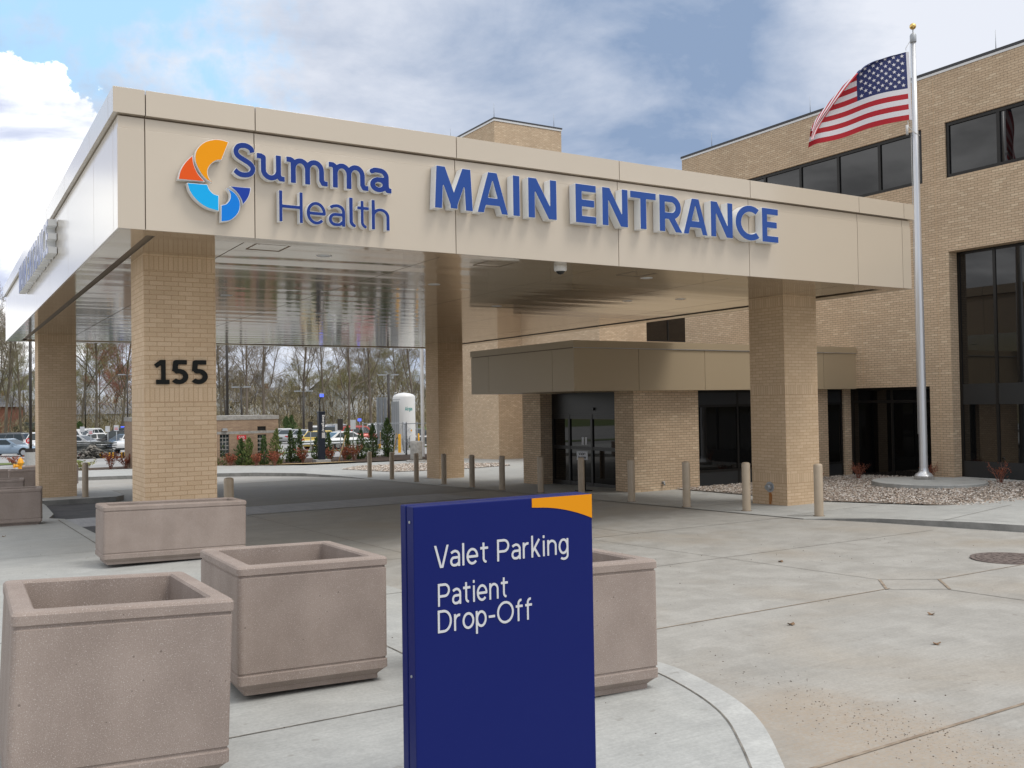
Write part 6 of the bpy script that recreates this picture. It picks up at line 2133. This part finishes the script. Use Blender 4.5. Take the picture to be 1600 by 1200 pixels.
# ------------------------------------------------------------------ houses beyond the trees
def house(label, px, D, w_, d_, wallh, roofh, wall, deg=0, gable=False):
    P = at(px, D)
    root = thing('house', label, 'house', tuple(P), R(deg) - YAW, 'houses beyond the trees')
    def ch(m_, n_, mt, par=root): o = m_.build(n_, mt, None); o.parent = par; return o
    m_ = MB(); m_.box(-w_ / 2, w_ / 2, -d_ / 2, d_ / 2, -.2, wallh)
    if gable: m_.add([(-w_ / 2, -d_ / 2, wallh), (w_ / 2, -d_ / 2, wallh), (0, -d_ / 2, wallh + roofh), (-w_ / 2, d_ / 2, wallh), (w_ / 2, d_ / 2, wallh), (0, d_ / 2, wallh + roofh)], [(0, 1, 2), (3, 5, 4)])
    ch(m_, 'wall', wall)
    m_ = MB(); e = .35
    if gable: m_.add([(-w_ / 2 - e, -d_ / 2 - e, wallh - .15), (0, -d_ / 2 - e, wallh + roofh + .06), (w_ / 2 + e, -d_ / 2 - e, wallh - .15), (-w_ / 2 - e, d_ / 2 + e, wallh - .15), (0, d_ / 2 + e, wallh + roofh + .06), (w_ / 2 + e, d_ / 2 + e, wallh - .15)], [(0, 1, 4, 3), (1, 2, 5, 4)])
    else: m_.add([(-w_ / 2 - e, -d_ / 2 - e, wallh), (w_ / 2 + e, -d_ / 2 - e, wallh), (w_ / 2 + e, d_ / 2 + e, wallh), (-w_ / 2 - e, d_ / 2 + e, wallh), (-w_ / 2 + 1, 0, wallh + roofh), (w_ / 2 - 1, 0, wallh + roofh)], [(0, 1, 5, 4), (1, 2, 5), (2, 3, 4, 5), (3, 0, 4)])
    rf_ = ch(m_, 'roof', 'shingle')
    m_ = MB(); m_.box(w_ * .2, w_ * .2 + .7, -.3, .3, wallh, wallh + roofh + .8); ch(m_, 'chimney', 'house_brick', rf_)
    nwin = max(2, int(w_ / 3))
    for k in range(nwin):
        for z in ([1.0] if wallh < 4 else [1.0, 3.6]):
            x = -w_ / 2 + w_ * (k + .5) / nwin
            m_ = MB(); m_.box(x - .5, x + .5, -d_ / 2 - .05, -d_ / 2 - .005, z, z + 1.2); f_ = ch(m_, 'window', 'white_paint')
            m_ = MB(); m_.box(x - .40, x + .40, -d_ / 2 - .06, -d_ / 2 - .051, z + .1, z + 1.1); ch(m_, 'pane', 'car_glass', f_)
    return root


house('red brick two-storey house with grey roof at the left picture edge', -12, 172, 8, 8, 4.6, 2.2, 'house_brick', 8)
house('low white house with grey roof behind the dark green pickup', 40, 205, 16, 8, 2.9, 2.2, 'siding', -8)
house('low grey house between the tree trunks at the left', 152, 190, 16, 9, 3.0, 2.2, 'siding', 5)
house('dark red house half hidden by trunks left of pillar 155', 180, 195, 7, 7, 2.8, 2.0, 'house_brick', -6)
house('white gabled house above the brick hut roof', 394, 200, 13, 9, 5.0, 3.0, 'siding', 25)
house('pale two-storey house behind the trees right of the emergency post', 515, 180, 8, 8, 5.4, 3.2, 'siding', -12, True)
house('grey house deep in the trees above the yellow car', 460, 215, 22, 9, 4.2, 3.0, 'siding', 0)


# ------------------------------------------------------------------ bare spring trees
def make_tree(seed, h, mtwig, bud=None, nb=600, spread=.36, fork=.35, group='bare trees beyond the car park'):
    rg = random.Random(seed)
    root = local_thing('bare_tree', 'tree', 'tree', group)
    tr, tw_ = MB(), MB()
    buds = []
    def grow(p, d, ln, r, lev):
        n = 4 if lev < 2 else 3
        path, rad = [p], [r]
        q, dd = p, d.copy()
        for k in range(n):
            dd = (dd + Vector((rg.gauss(0, .13), rg.gauss(0, .13), rg.gauss(.05, .06))) * (.35 if lev == 0 else 1 + .2 * lev)).normalized()
            q = q + dd * (ln / n)
            path.append(q); rad.append(r * (1 - .62 * (k + 1) / n))
        (tr if lev < 2 else tw_).tube(path, rad, 7 if lev == 0 else 5 if lev == 1 else 3, cap=False)
        if lev >= 5:
            buds.append(path[-1]); buds.append(path[-2]); return
        kids = {0: rg.randint(9, 12), 1: rg.randint(6, 8), 2: rg.randint(5, 7), 3: rg.randint(4, 5), 4: rg.randint(2, 3)}[lev]
        t0 = fork if lev == 0 else .18
        for k in range(kids):
            t = t0 + (1 - t0) * (k + rg.random() * .8) / kids
            i = min(n - 1, int(t * n)); f = t * n - i
            s_ = path[i].lerp(path[i + 1], f)
            ax = (path[i + 1] - path[i]).normalized()
            side = ax.orthogonal().normalized(); side = Matrix.Rotation(rg.uniform(0, 6.28), 3, ax) @ side
            an = rg.uniform(.45, .95) if lev else rg.uniform(.40, .85)
            nd_ = (ax * math.cos(an) + side * math.sin(an)).normalized()
            if nd_.z < -.1: nd_.z *= -.5; nd_.normalize()
            kl = ln * (spread + .32 * (1 - t)) * rg.uniform(.75, 1.15) if lev else h * (spread * (1.30 - .75 * (t - t0) / (1 - t0))) * rg.uniform(.8, 1.15)
            rr = max(.011, (rad[i] * (1 - f) + rad[i + 1] * f) * rg.uniform(.42, .6))
            grow(s_, nd_, kl, rr, lev + 1)
    grow(Vector((0, 0, -.2)), Vector((rg.gauss(0, .03), rg.gauss(0, .03), 1)).normalized(), h * .86, h * .0108, 0)
    tr.build('trunk', 'bark', root)
    tw_.build('branches', mtwig, root)
    if bud:
        lf = MB(); random.seed(seed)
        sel = rg.sample(buds, min(len(buds), nb * 2))
        leaf_cloud(lf, [b_ + Vector((rg.gauss(0, .2), rg.gauss(0, .2), rg.gauss(0, .2))) for b_ in sel], .085)
        lf.build('buds', bud, root)
    return root


TREES = [make_tree(1, 17, 'twig'), make_tree(2, 19, 'twig'), make_tree(3, 15, 'twig_green', 'spring_bud', 1500), make_tree(4, 17, 'twig_green', 'spring_bud', 2200), make_tree(5, 16, 'twig_red', 'red_leaf', 1500),
         make_tree(6, 20, 'twig', None, fork=.25), make_tree(7, 14, 'twig', 'spring_bud', 700)]
KIND = ['grey-brown bare tree', 'tall bare tree', 'pale green budding tree', 'yellow-green budding tree', 'reddish budding tree', 'tall wide bare tree', 'small olive budding tree']
# single trees one can pick out: (tree, column, depth, scale, label)
PICK = [(5, 8, 128, 1.0, 'wide bare tree at the left picture edge over the saloon'), (1, 33, 140, .95, 'slim pale-barked bare tree left of the dark lamp post'), (2, -12, 135, 1.0, 'pale green tree cut by the left picture edge'),
        (3, 150, 128, 1.05, 'yellow-green budding tree between the two left pillars'), (4, 187, 132, 1.05, 'reddish budding tree beside pillar 155'), (3, 128, 140, 1.0, 'yellow-green tree just right of the far left pillar'),
        (0, 384, 118, 1.0, 'bare tree above the brick hut with a straight grey trunk'), (5, 412, 122, .95, 'wide bare tree above the right half of the brick hut'), (0, 347, 132, 1.0, 'bare tree close right of pillar 155'),
        (1, 474, 126, .95, 'tall bare tree behind the lamp post over the yellow car'), (5, 545, 124, .9, 'wide bare tree above the white saloon'), (0, 580, 128, 1.05, 'bare tree left of the grey finned tubes'),
        (1, 508, 140, .95, 'bare tree behind the emergency post lamp'), (3, 622, 136, .85, 'olive budding tree behind the white tank'), (5, 648, 130, .85, 'bare tree right of the white tank')]
used = set()


def put_tree(k, px, D, sc, lab, rz):
    o = TREES[k] if k not in used else copy_tree(TREES[k])
    used.add(k)
    P = at(px, D)
    place(o, tuple(P), rz, lab, sc)
    return o


rt_ = random.Random(21)
for k, px, D, sc, lab in PICK: put_tree(k, px, D, sc, lab, rt_.uniform(0, 6.28))
cols = list(range(-45, 225, 20)) + list(range(330, 700, 17))
for i, px in enumerate(cols):
    k = rt_.choice([2, 3, 3, 6, 4, 2]) if px < 230 else rt_.choice([0, 6, 3, 6, 3, 2, 6])
    D = rt_.uniform(150, 178)
    sc = rt_.uniform(.55, .80)
    side_ = 'left of the far left pillar' if px < 55 else 'behind the cars between the left pillars' if px < 215 else 'behind the brick hut' if px < 440 else 'behind the car park by the emergency post' if px < 560 else 'behind the tank yard'
    o = put_tree(k, px + rt_.uniform(-5, 5), D, sc, KIND[k] + ' in the wood edge ' + side_, rt_.uniform(0, 6.28))
for k in range(len(TREES)):
    if k not in used: put_tree(k, 600 + 12 * k, 165, .7, KIND[k] + ' deep in the wood behind the tank', 1.0)

# far wood: thicket of twigs, trunks and buds that reads as one mass
def thicket(name, px0, px1, D0, D1, n, hmax, m, seed):
    rg = np.random.default_rng(seed)
    cols_ = rg.uniform(px0, px1, n); Ds = rg.uniform(D0, D1, n)
    mb = MB()
    V, F = [], []
    top = hmax * (.75 + .25 * np.sin(cols_ * .05 + seed) * np.sin(cols_ * .021))
    for i in range(n):
        P = at(cols_[i], Ds[i])
        z = rg.random() ** 1.5 * top[i]
        s_ = rg.uniform(.5, 1.5); wd_ = rg.uniform(.025, .06)
        d = Vector((rg.normal(0, .45), rg.normal(0, .45), rg.uniform(.25, 1))).normalized()
        b = _r * wd_
        c = Vector((P.x, P.y, P.z + z))
        a = len(V)
        V += [c - b, c + b, c + d * s_ + b * .3, c + d * s_ - b * .3]
        F.append((a, a + 1, a + 2, a + 3))
    mb.add(V, F)
    o = mb.build(name, m)
    o['kind'] = 'stuff'
    return o


thicket('woodland', -60, 240, 168, 215, 11000, 8.5, 'thicket', 1)
thicket('woodland', 320, 720, 165, 225, 24000, 10.5, 'thicket', 2)
thicket('undergrowth', -60, 720, 150, 200, 9000, 3.2, 'thicket', 4)
for px, D, h, lab in [(124, 128, 2.2, 'dark green bush under the trees right of the far left pillar'), (447, 112, 2.6, 'round dark evergreen bush at the far end of the car park, left one'), (455, 113, 2.7, 'round dark evergreen bush at the far end of the car park, right one')]:
    P = at(px, D); arborvitae('evergreen_bush', lab, tuple(P), h, 1.2, 'evergreen', int(px), 'bushes at the car park edge')
P = at(141, 135); small_shrub('forsythia_bush', 'bright yellow flowering bush below the trees between the left pillars', 'shrub', tuple(P), 1.5, .8, 'yellow_leaf', 24, 16, None, .10, 'twig_green')
